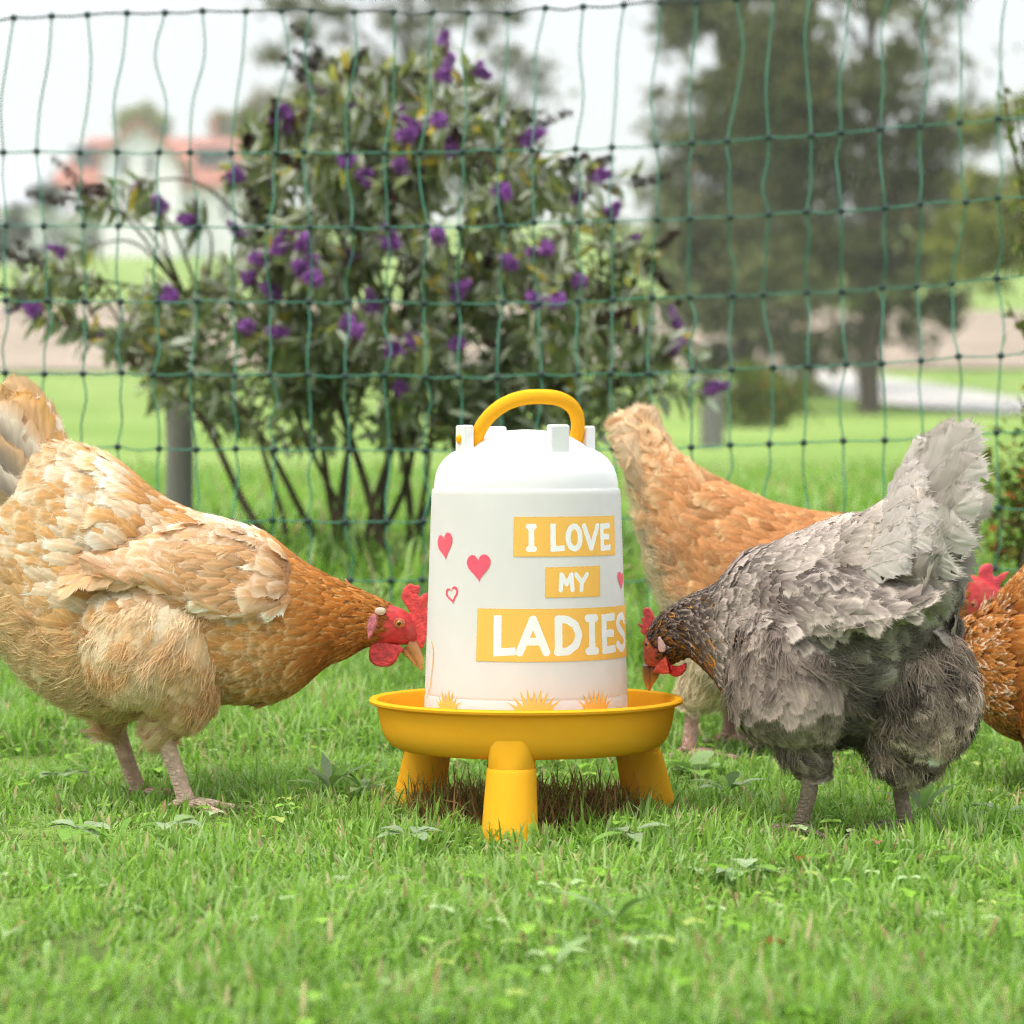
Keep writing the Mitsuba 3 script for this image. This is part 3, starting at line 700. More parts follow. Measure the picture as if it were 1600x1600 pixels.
# ---- the buff hen that drinks from the left
def style_buff(nm, t, v, P, rng):
    n = len(t)
    th, wg = nm == 'thigh', nm == 'wing'
    patch = meshkit.fbm(P * 28, 3, 5); jit = rng.normal(0, 1, n)
    # t runs from the beak (0) to the tail (1)
    xs = [0, .18, .30, .42, .52, .7, .85, 1]
    tip = ramp(t, xs, [(.54, .235, .065), (.52, .225, .052), (.55, .25, .07), (.63, .345, .13), (.69, .425, .20), (.72, .475, .245), (.73, .49, .265), (.66, .43, .22)])
    edge = ramp(t, xs, [(.70, .40, .15), (.69, .39, .145), (.71, .43, .18), (.78, .55, .30), (.84, .69, .48), (.85, .71, .50), (.85, .71, .51), (.78, .60, .41)])
    low = np.clip((-v - 0.25) / 0.4, 0, 1) * np.clip((t - .5) / .12, 0, 1)
    cream = np.array([.84, .755, .57])
    tip = tip * (1 - low[:, None]) + cream * low[:, None]
    edge = edge * (1 - low[:, None]) + np.array([.88, .81, .66]) * low[:, None]
    dim = np.where(th | (low > .3), .98, .90)[:, None] * np.array([.98, .865, .70]); tip = tip * dim; edge = edge * (dim * .4 + .6)
    lightspot = (~th) & (v > -.15) & (t > .40) & (rng.random(n) < 0.10 + .5 * (meshkit.fbm(P * 22, 2, 14) > .55))
    tip[lightspot] = tip[lightspot] * .35 + np.array([.84, .73, .55]) * .65; edge[lightspot] = [.89, .84, .72]
    pw = np.clip((patch[th, None] - .38) / .26, 0, 1); tip[th] = np.array([.76, .52, .275]) * (1 - pw) + np.array([.84, .72, .52]) * pw; edge[th] = tip[th] * .6 + np.array([.82, .68, .47]) * .4
    tip[wg] = [.67, .42, .22]; edge[wg] = [.79, .60, .42]
    wl = wg & (rng.random(n) < .2); edge[wl] = [.88, .78, .62]
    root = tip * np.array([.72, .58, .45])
    root[th] = tip[th] * .92
    k = (1 + np.where(th | (low > .5), .035, np.where(t < .33, .17, .10)) * jit)[:, None]
    L = ramp(t, [0, .16, .24, .38, .5, .7, 1], [.008, .013, .022, .028, .030, .032, .034])
    W = ramp(t, [0, .16, .24, .38, .5, .7, 1], [.003, .0036, .0062, .015, .023, .027, .028])
    space = ramp(t, [0, .16, .24, .38, .5, .7, 1], [.0022, .0027, .0040, .0062, .0080, .0088, .0095])
    L[th], W[th], space[th] = .026, .023, .0062
    L[wg], W[wg], space[wg] = .034, .019, .0090
    fluff = np.where(th, .22, np.clip(low * .45, 0, 1)); fluff[wg] = 0
    space = np.where((fluff > .15), .0056, space)
    lift = np.where(t < .35, .05, .09) * np.ones(n); lift[wg] = .04; lift[th] = .03; W = np.where(low > .3, W * .95, W)
    edge = np.where((low > .3)[:, None], tip * .5 + edge * .5, edge); root = np.where((low > .3)[:, None], tip * .9, root)
    return dict(tip=np.clip(tip * k, 0, .9), edge=np.clip(edge * k, 0, .9), root=np.clip(root * k, 0, .9), L=L * (1 + .16 * jit), W=W * (1 + .12 * rng.normal(0, 1, n)), space=space, lift=lift,
                hug=np.where(t < .3, 6.0, 3.0), droop=np.where(th, .45, np.where(low > .3, .35, .06)), fluff=fluff, narrow=(t < .33).astype(float) * (~th) * (~wg))

hn = Hen('buff_hen', 'plump buff hen with red comb drinking at the left of the drinker', (300, 950), 2.83, 0, 11)
hn.rings('torso', [((654, 985), (646, 1012), .008), ((640, 952), (620, 1014), .0150), ((616, 940), (596, 1014), .0195), ((586, 927), (572, 1016), .023), ((552, 911), (548, 1030), .029),
                   ((510, 892), (512, 1046), .040), ((468, 868), (478, 1074), .054), ((425, 836), (432, 1098), .067), ((370, 812), (370, 1104), .077), ((310, 795), (310, 1108), .083),
                   ((252, 768), (235, 1118), .086), ((194, 722), (160, 1122), .084), ((142, 696), (92, 1098), .075), ((98, 686), (36, 1052), .062), ((66, 700), (-12, 985), .047),
                   ((40, 720), (-36, 900), .030), ((18, 740), (-48, 830), .014)])
for sg in (1, -1):
    hn.capsule('thigh', [(222, 988, .040 * sg, .071), (256, 1040, .046 * sg, .064), (274, 1088, .046 * sg, .043), (262, 1122, .045 * sg, .020)] if sg > 0 else
               [(205, 985, -.050, .056), (195, 1050, -.05, .05), (182, 1090, -.046, .03), (180, 1115, -.044, .016)])
    hn.rings('wing', [((462, 905), (458, 935), .006, .048 * sg), ((445, 868), (425, 955), .013, .062 * sg), ((392, 835), (365, 968), .018, .073 * sg), ((320, 822), (300, 950), .019, .081 * sg),
                      ((250, 835), (235, 925), .018, .086 * sg), ((185, 858), (178, 908), .014, .086 * sg), ((140, 872), (138, 900), .009, .082 * sg), ((118, 880), (117, 892), .004, .078 * sg)], n=40, seg=28, power=2.2, egg=0)
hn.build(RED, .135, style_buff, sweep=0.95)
tan, gry, wht, org = (.66, .44, .25), (.33, .27, .225), (.80, .70, .58), (.66, .38, .14)
hn.quills('tail_feather', [
    ([(98, 770, -.012), (68, 690, -.012), (34, 625, -.008), (4, 600, -.004)], .036, (tan, tan, org), .15),
    ([(90, 765, .002), (72, 692, .004), (50, 645, .006), (26, 612, .008)], .040, (org, tan, tan), .1),
    ([(88, 772, .008), (74, 705, .010), (54, 655, .010), (34, 622, .008)], .036, (tan, wht, org), .05),
    ([(94, 775, -.004), (80, 712, -.004), (62, 668, -.004), (46, 634, -.004)], .034, (org, tan, tan), .15),
    ([(84, 768, .012), (68, 700, .016), (44, 655, .018), (18, 626, .018)], .040, (tan, org, wht), .0),
    ([(74, 782, .020), (40, 712, .024), (10, 668, .026), (-18, 640, .026)], .044, (wht, tan, wht), -.1),
    ([(78, 800, .026), (38, 735, .030), (4, 690, .032), (-30, 662, .032)], .042, (gry, wht, gry), -.2),
    ([(72, 820, .030), (34, 765, .034), (2, 722, .036), (-34, 700, .036)], .040, (gry, tan, gry), -.2),
    ([(70, 835, .032), (36, 795, .036), (0, 765, .038), (-40, 750, .036)], .036, (gry, wht, tan), -.25),
    ([(96, 760, .006), (88, 720, .010), (80, 685, .012), (76, 652, .012)], .026, (wht, wht, wht), .1),
    ([(64, 790, -.02), (20, 720, -.024), (-20, 660, -.024), (-50, 620, -.02)], .042, (tan, tan, org), .2)])
for px, py, q, w in ((275, 922, 215, .028), (250, 912, 180, .026), (226, 902, 150, .024), (206, 892, 124, .022)):
    la = .084
    hn.quills('wing_feather', [([(px + 60, py - 8, la - .004), (px, py, la + .006), ((px + q) / 2, py + 2 - (300 - px) * .06, la + .008), (q, py - 10 - (300 - px) * .12, la + .006)], w, ((.70, .46, .28), (.78, .58, .42), (.66, .42, .24)), .25)])
hn.slab('comb', [(641, 958), (634, 945), (627, 934), (630, 921), (636, 914), (643, 911.5), (648, 916), (654, 913.5), (657, 919), (653, 930), (655, 934), (665, 926), (671, 930), (666, 943), (667, 951), (676, 946), (680, 950),
                (673, 965), (668, 985), (664, 1004), (660, 1014), (651, 1008), (641, 992), (636, 972), (634, 960)], .0062, (.72, .05, .055))
hn.slab('wattle', [(579, 1006), (576, 1019), (577, 1032), (585, 1040), (596, 1042.5), (609, 1041.5), (619, 1034), (623, 1023), (631, 1015), (625, 1009), (613, 1006), (596, 1003)], .0075, (.58, .035, .045), lat=.010)
hn.slab('wattle', [(585, 1006), (584, 1022), (592, 1036), (606, 1040), (618, 1030), (626, 1014), (610, 1004)], .006, (.5, .03, .04), lat=-.008)
hn.slab('earlobe', [(577, 965), (573, 975), (574, 990), (574.5, 1000), (579, 996), (586, 984), (590, 972), (589, 962), (584, 959)], .0065, (.56, .16, .20), lat=.0225)
hn.beak([((646, 992), (632, 1013), .0105), ((653, 1003), (638, 1020), .009), ((659, 1020), (646, 1031), .0062), ((661, 1034), (653, 1043), .0038), ((660, 1045), (656, 1050), .0012)],
        [((640, 1010), (625, 1016), .008), ((642, 1019), (631, 1024), .0065), ((648, 1031), (641, 1033), .004), ((653, 1042), (650, 1043), .0012)], (.42, .20, .09), (.74, .42, .16))
hn.eye(624, 974, .0172)
m = trimesh.creation.icosphere(3, 1.0); m.apply_scale([.0055, .0030, .0040]); m.apply_translation(hn.S(594, 955, .0205))
put('buff_hen__ear_tuft', m, 'down_mat', True, uv=flat_uv(m, [.80, .72, .60]))
hn.leg([(250, 1125), (258, 1160), (274, 1203), (291, 1250)], .046, .0096, .0078, (.78, .55, .43))
hn.leg([(178, 1130), (188, 1160), (202, 1200), (218, 1242)], -.044, .0094, .0076, (.60, .38, .28))

# ---- the grey hen, seen from behind and to the side
def style_grey(nm, t, v, P, rng):
    n = len(t)
    th, wg, vent = nm == 'thigh', nm == 'wing', nm == 'vent'
    jit = rng.normal(0, 1, n); patch = meshkit.fbm(P * 34, 3, 8)
    xs = [0, .14, .26, .36, .44, .55, .75, 1]
    tip = ramp(t, xs, [(.14, .085, .06), (.115, .09, .078), (.145, .118, .105), (.17, .152, .146), (.33, .30, .29), (.45, .415, .395), (.52, .485, .46), (.53, .50, .47)])
    edge = ramp(t, xs, [(.20, .15, .11), (.46, .41, .39), (.47, .42, .40), (.46, .42, .40), (.45, .415, .40), (.57, .535, .51), (.63, .595, .565), (.66, .62, .585)])
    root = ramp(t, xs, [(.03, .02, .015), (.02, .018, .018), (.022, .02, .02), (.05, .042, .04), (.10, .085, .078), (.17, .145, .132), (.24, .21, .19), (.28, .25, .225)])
    throat = np.clip((-v + .15) / .6, 0, 1) * (t < .38)
    gold = (rng.random(n) < (.15 + .50 * throat)) & (t < .40) & ~th
    edge[gold] = np.array([.62, .30, .06]) * rng.uniform(.5, 1.2, (gold.sum(), 1)); tip[gold] = tip[gold] * .5 + edge[gold] * .35 * throat[gold, None]
    mott = np.clip((meshkit.fbm(P * 45, 2, 19) - .32) / .3, 0, 1); mo = (.36 + .64 * mott)[:, None] * np.ones(3)
    mo = np.where((t < .62)[:, None] | wg[:, None], mo, .75 + .25 * mo)
    tip = tip * mo
    tip[wg] = np.array([.38, .345, .33]) * mo[wg]; edge[wg] = np.array([.58, .545, .52]) * (.55 + .45 * mo[wg]); root[wg] = [.085, .07, .064]
    dk = wg & (rng.random(n) < .3); tip[dk] *= .7
    tip[th] = np.array([.30, .262, .245]) * (.75 + .6 * patch[th, None]); edge[th] = tip[th] * 1.35; root[th] = [.13, .11, .10]
    tip[vent] = np.array([.29, .245, .218]) * (.30 + 1.75 * np.clip((meshkit.fbm(P[vent] * 70, 2, 44)[:, None] - .3) / .4, 0, 1) * (.4 + 1.2 * patch[vent, None])); edge[vent] = tip[vent] * 1.7; root[vent] = [.05, .042, .038]
    pl = (th | vent) & (rng.random(n) < .05); tip[pl] = [.50, .45, .38]
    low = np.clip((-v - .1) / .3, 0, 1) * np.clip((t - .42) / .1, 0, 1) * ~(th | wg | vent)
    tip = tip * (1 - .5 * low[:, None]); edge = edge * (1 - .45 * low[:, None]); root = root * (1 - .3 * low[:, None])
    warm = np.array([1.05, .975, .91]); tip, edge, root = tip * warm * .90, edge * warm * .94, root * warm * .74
    k = (1 + .12 * jit)[:, None]
    L = ramp(t, [0, .12, .24, .38, .5, .7, 1], [.006, .010, .016, .024, .028, .031, .036])
    W = ramp(t, [0, .12, .24, .38, .5, .7, 1], [.003, .0040, .0054, .010, .016, .019, .023])
    space = ramp(t, [0, .12, .24, .38, .5, .7, 1], [.0022, .0028, .0038, .0056, .0070, .0080, .0092])
    L[th], W[th], space[th] = .025, .015, .0068
    L[wg], W[wg], space[wg] = .031, .0165, .0074
    L[vent], W[vent] = .026, .019
    fluff = np.where(vent, .55, np.where(th, .16, np.where(low > .4, .7, 0)))
    space = np.where(fluff > .5, .0054, space)
    lift = np.where(t < .35, .06, .11) * np.ones(n); lift[wg] = .07
    return dict(tip=np.clip(tip * k, 0, .9), edge=np.clip(edge * k, 0, .9), root=np.clip(root * k, 0, .9), L=L * (1 + .16 * jit), W=W * (1 + .12 * rng.normal(0, 1, n)), space=space, lift=lift,
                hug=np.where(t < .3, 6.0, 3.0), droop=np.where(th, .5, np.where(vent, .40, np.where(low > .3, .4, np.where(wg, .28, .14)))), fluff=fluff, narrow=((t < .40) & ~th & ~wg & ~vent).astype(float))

hn = Hen('grey_hen', 'fluffy grey hen with dark gold-flecked neck bending over the drinker', (1310, 1000), 2.60, 138, 23)
hn.rings('torso', [((1009, 1012), (1018, 1048), .0085), ((1012, 985), (1042, 1050), .0145), ((1026, 964), (1066, 1036), .019), ((1046, 946), (1084, 1030), .023), ((1076, 927), (1108, 1044), .029),
                   ((1108, 913), (1138, 1070), .038), ((1140, 896), (1164, 1096), .050), ((1170, 866), (1192, 1124), .062), ((1212, 845), (1226, 1150), .071), ((1258, 825), (1268, 1165), .076),
                   ((1304, 806), (1318, 1165), .077), ((1350, 796), (1372, 1150), .073), ((1390, 776), (1420, 1110), .067), ((1420, 760), (1450, 1050), .054), ((1436, 756), (1464, 970), .038), ((1450, 756), (1476, 900), .024), ((1460, 764), (1484, 845), .011)])
hn.capsule('thigh', [(1238, 1030, .056, .056), (1240, 1085, .060, .058), (1248, 1128, .056, .047), (1256, 1160, .050, .026)])
hn.capsule('thigh', [(1395, 1060, -.03, .052), (1400, 1120, -.036, .052), (1404, 1145, -.040, .042), (1412, 1172, -.042, .025)])
hn.capsule('vent', [(1392, 990, -.008, .046), (1420, 1064, -.010, .056), (1430, 1112, -.012, .053), (1420, 1152, -.014, .038)])
for sg in (1, -1):
    la = lambda q: q * sg
    hn.rings('wing', [((1150, 925), (1158, 985), .006, la(.052)), ((1170, 896), (1186, 1000), .012, la(.064)), ((1215, 886), (1232, 1003), .016, la(.073)), ((1270, 880), (1290, 985), .017, la(.078)),
                      ((1330, 885), (1345, 975), .016, la(.079)), ((1375, 895), (1385, 968), .013, la(.076)), ((1412, 905), (1415, 955), .009, la(.070)), ((1436, 915), (1436, 935), .004, la(.064))], n=40, seg=28, power=2.2, egg=0)
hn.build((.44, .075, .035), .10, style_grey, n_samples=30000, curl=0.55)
pal, mid, drk = (.60, .55, .51), (.43, .385, .35), (.23, .195, .17)
hn.quills('tail_feather', [
    *[([(x0, y0, la_), ((x0 + x1) / 2, (y0 + y1) / 2 - 5, la_ + .007), (x1, y1, la_ + .002)], .030, (pal, (.57, .535, .505), mid), .35) for x0, y0, x1, y1, la_ in
      ((1362, 822, 1432, 770, .034), (1372, 812, 1440, 742, .022), (1380, 800, 1436, 722, .010), (1352, 848, 1428, 805, .046), (1345, 872, 1425, 840, .056), (1340, 895, 1420, 872, .062), (1385, 838, 1462, 792, .036), (1378, 868, 1458, 832, .046))],
    ([(1395, 800, .004), (1440, 755, .006), (1485, 705, .006), (1521, 668, .004)], .042, (pal, pal, mid), .0),
    ([(1390, 792, -.008), (1425, 745, -.008), (1462, 695, -.010), (1489, 662, -.012)], .028, (mid, pal, drk), .15),
    ([(1395, 785, -.016), (1420, 745, -.018), (1445, 705, -.018), (1458, 680, -.018)], .026, (mid, pal, drk), .3),
    ([(1388, 790, -.010), (1408, 755, -.012), (1430, 710, -.012), (1441, 684, -.012)], .024, (pal, pal, pal), .3),
    ([(1400, 822, .014), (1450, 785, .018), (1500, 745, .020), (1527, 714, .016)], .038, (pal, pal, drk), -.15),
    ([(1408, 840, .022), (1455, 815, .026), (1495, 790, .030), (1518, 762, .026)], .036, (pal, pal, drk), -.2),
    ([(1405, 862, .030), (1450, 845, .036), (1480, 832, .036), (1502, 815, .032)], .046, (pal, pal, mid), -.25),
    ([(1395, 885, .038), (1440, 875, .046), (1464, 868, .046), (1480, 862, .042)], .046, (pal, pal, mid), -.3),
    ([(1385, 905, .046), (1430, 905, .054), (1445, 905, .052), (1462, 905, .048)], .044, (mid, pal, drk), -.3),
    ([(1440, 815, -.02), (1485, 800, -.028), (1512, 790, -.03), (1522, 815, -.03)], .036, (mid, pal, mid), .4),
    ([(1445, 845, -.02), (1490, 835, -.03), (1496, 838, -.028), (1498, 856, -.028)], .038, (mid, pal, mid), .4),
    ([(1440, 880, -.015), (1485, 880, -.022), (1480, 890, -.022), (1482, 908, -.022)], .036, (drk, pal, drk), .4),
    ([(1400, 925, .044), (1445, 935, .050), (1450, 946, .046), (1462, 962, .042)], .036, (mid, pal, drk), -.2)])
hn.slab('comb', [(1008, 992), (1003, 990), (1000, 984.5), (1004, 984), (998, 978), (995.5, 974.5), (1000, 974), (1005, 977), (1002.5, 969), (1001, 964.5), (1005, 965), (1007.5, 968), (1004.5, 957), (1005, 951.5), (1011, 948.5), (1016, 951), (1021, 958), (1024, 968), (1022, 980), (1018, 992), (1013, 1002), (1010, 1000)],
        .0055, (.66, .055, .055))
hn.slab('wattle', [(1042, 1028), (1040, 1045), (1046, 1054), (1056, 1058.5), (1066, 1055), (1073, 1045), (1073, 1035), (1062, 1041), (1050, 1040)], .007, (.55, .022, .02), lat=.010)
hn.slab('wattle', [(1020, 1050), (1028, 1038), (1041, 1024), (1044, 1040), (1047, 1052), (1036, 1054)], .009, (.62, .06, .025), lat=.016)
hn.slab('earlobe', [(1028, 998), (1031, 994), (1036, 1001), (1041, 1010), (1041, 1017), (1035, 1020), (1029, 1017), (1028, 1006)], .007, (.62, .42, .42), lat=.0205)
hn.beak([((1008, 1036), (1024, 1044), .0095), ((1007, 1050), (1022, 1058), .0085), ((1008, 1064), (1019, 1068), .0058), ((1011, 1074), (1017, 1075), .0034), ((1013.5, 1080), (1016, 1080), .0012)],
        [((1020, 1040), (1030, 1044), .0072), ((1020, 1052), (1027, 1056), .006), ((1019, 1064), (1022, 1066), .0036), ((1018, 1070), (1019, 1071), .0012)], (.16, .085, .04), (.78, .38, .08))
hn.eye(1013, 1007, .0142, .004)
hn.leg([(1258, 1185), (1266, 1225), (1259, 1262), (1250, 1312)], .046, .0085, .0066, (.30, .225, .165), 10)
hn.leg([(1415, 1195), (1409, 1232), (1412, 1262), (1417, 1300)], -.040, .0082, .0066, (.30, .225, .165), 10)

# ---- the buff hen behind
def style_back(nm, t, v, P, rng):
    d = style_buff(nm, t, v, P, rng)
    n = len(t); th = nm == 'thigh'
    xs = [0, .2, .4, .6, .8, 1]
    tip = ramp(t, xs, [(.52, .225, .085), (.52, .225, .085), (.56, .26, .115), (.61, .32, .155), (.66, .385, .205), (.72, .50, .31)])
    edge = ramp(t, xs, [(.66, .38, .15), (.66, .38, .15), (.70, .45, .22), (.74, .51, .28), (.79, .58, .36), (.83, .66, .46)])
    tip = tip * [1, .90, .80]; edge = edge * [1, .94, .86]
    low = (np.clip((-v - .45) / .35, 0, 1))[:, None] * (t > .42)[:, None]
    cream = np.array([.78, .68, .50])
    k = (1 + .12 * rng.normal(0, 1, n))[:, None]
    d['tip'] = np.clip((tip * (1 - low) + cream * low) * k, 0, .9); d['edge'] = np.clip((edge * (1 - low) + cream * 1.08 * low) * k, 0, .9); d['root'] = d['tip'] * [.78, .66, .52]
    d['tip'][th] = cream * k[th]; d['edge'][th] = cream * 1.05 * k[th]; d['root'][th] = cream * .8
    d['fluff'] = np.where(th, .9, np.clip(low[:, 0] * 1.2, 0, 1)); d['space'] = np.where(d['fluff'] > .5, .006, d['space'] * 1.1)
    return d

hn = Hen('tan_hen', 'tan hen with pale raised tail standing behind the grey hen', (1200, 900), 3.22, 8, 37)
hn.rings('torso', [((1572, 935), (1556, 972), .008), ((1560, 915), (1536, 985), .016), ((1540, 900), (1512, 992), .021), ((1518, 892), (1494, 1000), .027), ((1490, 880), (1472, 1012), .036), ((1450, 860), (1440, 1030), .052),
                   ((1400, 832), (1390, 1062), .068), ((1340, 806), (1330, 1082), .080), ((1268, 793), (1255, 1092), .086), ((1205, 778), (1178, 1084), .084), ((1150, 755), (1116, 1052), .075),
                   ((1108, 734), (1066, 1000), .063), ((1076, 714), (1032, 930), .051), ((1046, 690), (1012, 862), .040), ((1024, 668), (998, 800), .030), ((1005, 655), (984, 740), .021), ((988, 655), (976, 705), .011)])
hn.capsule('thigh', [(1150, 990, .045, .055), (1120, 1040, .05, .045), (1100, 1068, .048, .026)])
hn.capsule('thigh', [(1180, 990, -.045, .055), (1160, 1040, -.05, .045), (1140, 1068, -.048, .026)])
hn.build(RED, .20, style_back, n_samples=20000, thin_scale=1.1, parts_max=200)
lt, md = (.74, .56, .38), (.64, .42, .24)
hn.quills('tail_feather', [
    ([(1075, 770, .0), (1030, 710, .004), (1000, 665, .006), (982, 642, .006)], .036, (lt, lt, md), .1),
    ([(1070, 765, .012), (1030, 700, .014), (1008, 660, .014), (998, 637, .012)], .034, (md, lt, lt), .1),
    ([(1070, 770, -.01), (1035, 705, -.01), (1016, 668, -.01), (1012, 640, -.01)], .032, (md, md, lt), .2),
    ([(1062, 790, .018), (1015, 725, .022), (985, 685, .022), (966, 662, .02)], .036, (lt, lt, lt), -.1),
    ([(1058, 800, .022), (1012, 745, .026), (986, 705, .026), (970, 682, .024)], .034, (lt, md, lt), -.15)])
hn.slab('comb', [(1532, 916), (1530, 902), (1529, 893), (1533, 885), (1541, 880.5), (1549, 881), (1552, 887), (1551, 898), (1556, 903), (1566, 896), (1577, 893), (1573, 901), (1562, 914), (1566, 929), (1574, 927), (1576, 931), (1567, 944), (1558, 958), (1549, 960), (1540, 935)],
        .0062, (.66, .05, .075))
hn.slab('wattle', [(1497, 972), (1495, 986), (1500, 1000), (1512, 1006), (1526, 1000), (1533, 985), (1522, 972)], .008, (.5, .035, .06), lat=.010)
hn.beak([((1566, 948), (1552, 968), .0095), ((1577, 962), (1565, 980), .0075), ((1587, 982), (1577, 992), .004), ((1590, 993), (1586, 997), .0012)],
        [((1558, 964), (1545, 973), .0075), ((1568, 980), (1559, 985), .005), ((1577, 994), (1574, 996), .0012)], (.42, .20, .09), (.74, .42, .16))
hn.eye(1519, 944, .0228, .0044)
hn.leg([(1102, 1060), (1092, 1085), (1083, 1112), (1076, 1150)], .046, .0098, .0078, (.55, .33, .28), 20)
hn.leg([(1150, 1050), (1146, 1080), (1142, 1110), (1138, 1145)], -.046, .0090, .0074, (.45, .27, .22), 20)

# ---- the red-brown hen at the right edge, breast towards the others
def style_brown(nm, t, v, P, rng):
    d = style_buff(nm, t, v, P, rng); n = len(t)
    k = (1 + .16 * rng.normal(0, 1, n))[:, None]
    d['tip'] = np.clip(ramp(t, [0, .3, .6, 1], [(.37, .135, .03), (.38, .135, .028), (.38, .13, .028), (.30, .10, .02)]) * k, 0, .9)
    d['edge'] = np.clip(ramp(t, [0, .3, .6, 1], [(.56, .29, .10), (.56, .28, .09), (.52, .23, .07), (.42, .16, .04)]) * k, 0, .9)
    w = (rng.random(n) < np.interp(t, [.0, .2, .34, .5], [.38, .38, .2, 0])) & (v > -.6)
    d['edge'][w] = [.82, .66, .46]
    d['root'] = d['tip'] * [.5, .38, .3]; d['fluff'] = np.where(nm == 'thigh', .3, 0.0)
    d['narrow'] = np.where(t < .45, 1.0, 0.0); small = t < .42
    d['L'] = np.where(small, .016, .028); d['W'] = np.where(small, .0066, .019); d['space'] = np.where(small, .0038, .0085)
    return d
hn = Hen('brown_hen', 'red-brown hen with speckled breast cut off by the right edge', (1580, 1040), 2.93, 162, 41)
hn.rings('torso', [((1509, 1000), (1511, 1024), .012), ((1513, 984), (1515, 1062), .034), ((1524, 968), (1530, 1108), .054), ((1548, 952), (1560, 1142), .070), ((1590, 934), (1606, 1162), .082), ((1650, 920), (1664, 1168), .086),
                   ((1710, 912), (1726, 1150), .080), ((1770, 895), (1790, 1100), .062), ((1820, 865), (1842, 1020), .036), ((1850, 850), (1868, 940), .013)], n=80)
hn.capsule('neck', [(1600, 1000, 0, .050), (1640, 935, 0, .042), (1676, 892, 0, .029), (1706, 872, 0, .022), (1722, 882, 0, .017)])
for sg in (1, -1):
    hn.capsule('thigh', [(1650, 1080, .046 * sg, .05), (1652, 1140, .05 * sg, .038), (1655, 1180, .046 * sg, .02)])
hn.build(RED, -1, style_brown, n_samples=24000, thin_scale=1.0, parts_max=150)
hn.leg([(1655, 1170), (1662, 1200), (1652, 1235)], .046, .009, .007, (.5, .36, .2))
hn.leg([(1662, 1170), (1668, 1195), (1660, 1225)], -.046, .009, .007, (.5, .36, .2))
rb = (.34, .12, .03)
hn.quills('tail_feather', [([(1820, 930, q * .01), (1860, 880, q * .012), (1890, 830, q * .012), (1905, 790, q * .012)], .036, (rb, rb, (.2, .08, .02)), .1) for q in (-2, -1, 0, 1, 2)])
hn.slab('comb', [(1725, 856), (1716, 838), (1704, 826), (1712, 818), (1722, 826), (1724, 812), (1734, 822), (1738, 810), (1746, 826), (1748, 846), (1740, 866)], .006, (.6, .045, .05))
hn.slab('wattle', [(1708, 914), (1706, 932), (1716, 944), (1728, 936), (1730, 916)], .007, (.55, .035, .04), lat=.01)
hn.beak([((1728, 878), (1716, 902), .010), ((1742, 890), (1734, 908), .007), ((1754, 904), (1750, 912), .0015)], [((1722, 900), (1712, 910), .008), ((1738, 908), (1734, 913), .0015)], (.42, .2, .09), (.74, .42, .16))
hn.eye(1708, 876, .0215)

# ---------------------------------------------------------------- grass and small plants
def blades(x, y, length, width, seed, bend=0.9, sink=0.004, flat=False, spread_az=None):
    r = np.random.default_rng(seed); n = len(x)
    az = r.uniform(0, 2 * np.pi, n) if spread_az is None else spread_az
    b = np.stack([x, y, height(x, y) - sink], 1)
    o = np.stack([np.cos(az), np.sin(az), 0 * az], 1)
    th0 = r.beta(1.4, 2.2, n) * 1.25; th1 = th0 + np.abs(r.normal(0.60, 0.60, n)) * bend
    s = np.stack([-np.sin(az), np.cos(az), 0 * az], 1)
    tw = r.normal(0, 0.7, n)[:, None]
    s = unit(s * np.cos(tw) + np.array([0, 0, 1.0]) * np.sin(tw) * 0.6 + o * np.sin(tw) * 0.5)
    segs = [0, .38, .74, 1.0]; p = [b]; ws = [.75, 1.0, .72, 0]
    for k in range(3):
        th = th0 + (th1 - th0) * (k / 2)
        d = o * np.sin(th)[:, None] + np.array([0, 0, 1.0]) * np.cos(th)[:, None]
        p.append(p[-1] + d * (length * (segs[k + 1] - segs[k]))[:, None])
    w = width[:, None] / 2
    V = np.stack([p[0] - s * w * ws[0], p[0] + s * w * ws[0], p[1] - s * w, p[1] + s * w, p[2] - s * w * ws[2], p[2] + s * w * ws[2], p[3]], 1)
    F = np.array([[0, 1, 3], [0, 3, 2], [2, 3, 5], [2, 5, 4], [4, 5, 6]])
    F = (F[None] + 7 * np.arange(n)[:, None, None]).reshape(-1, 3)
    return V.reshape(-1, 3), F

def blade_uv(u, n): 
    return np.stack([np.repeat(u, 7), np.tile([0, 0, .38, .38, .74, .74, 1.0], n)], 1)

R = np.random.default_rng(5)
def field_points(d0, d1, density, margin=0.12):
    """Random points of the wedge of ground in view between the distances d0 and d1."""
    wmax = 2 * (800 / FOCAL * d1 + margin)
    n = int(wmax * (d1 - d0) * density)
    x, d = R.uniform(-wmax / 2, wmax / 2, n), R.uniform(d0, d1, n)
    k = np.abs(x) < 800 / FOCAL * d + margin
    return x[k], d[k] - BACK

def under_tray(x, y):
    return np.hypot(x - CX, y - CY - 0.01) < 0.118 + 0.02 * (meshkit.noise(np.stack([x * 60, y * 60, 0 * x], 1)) - .5)

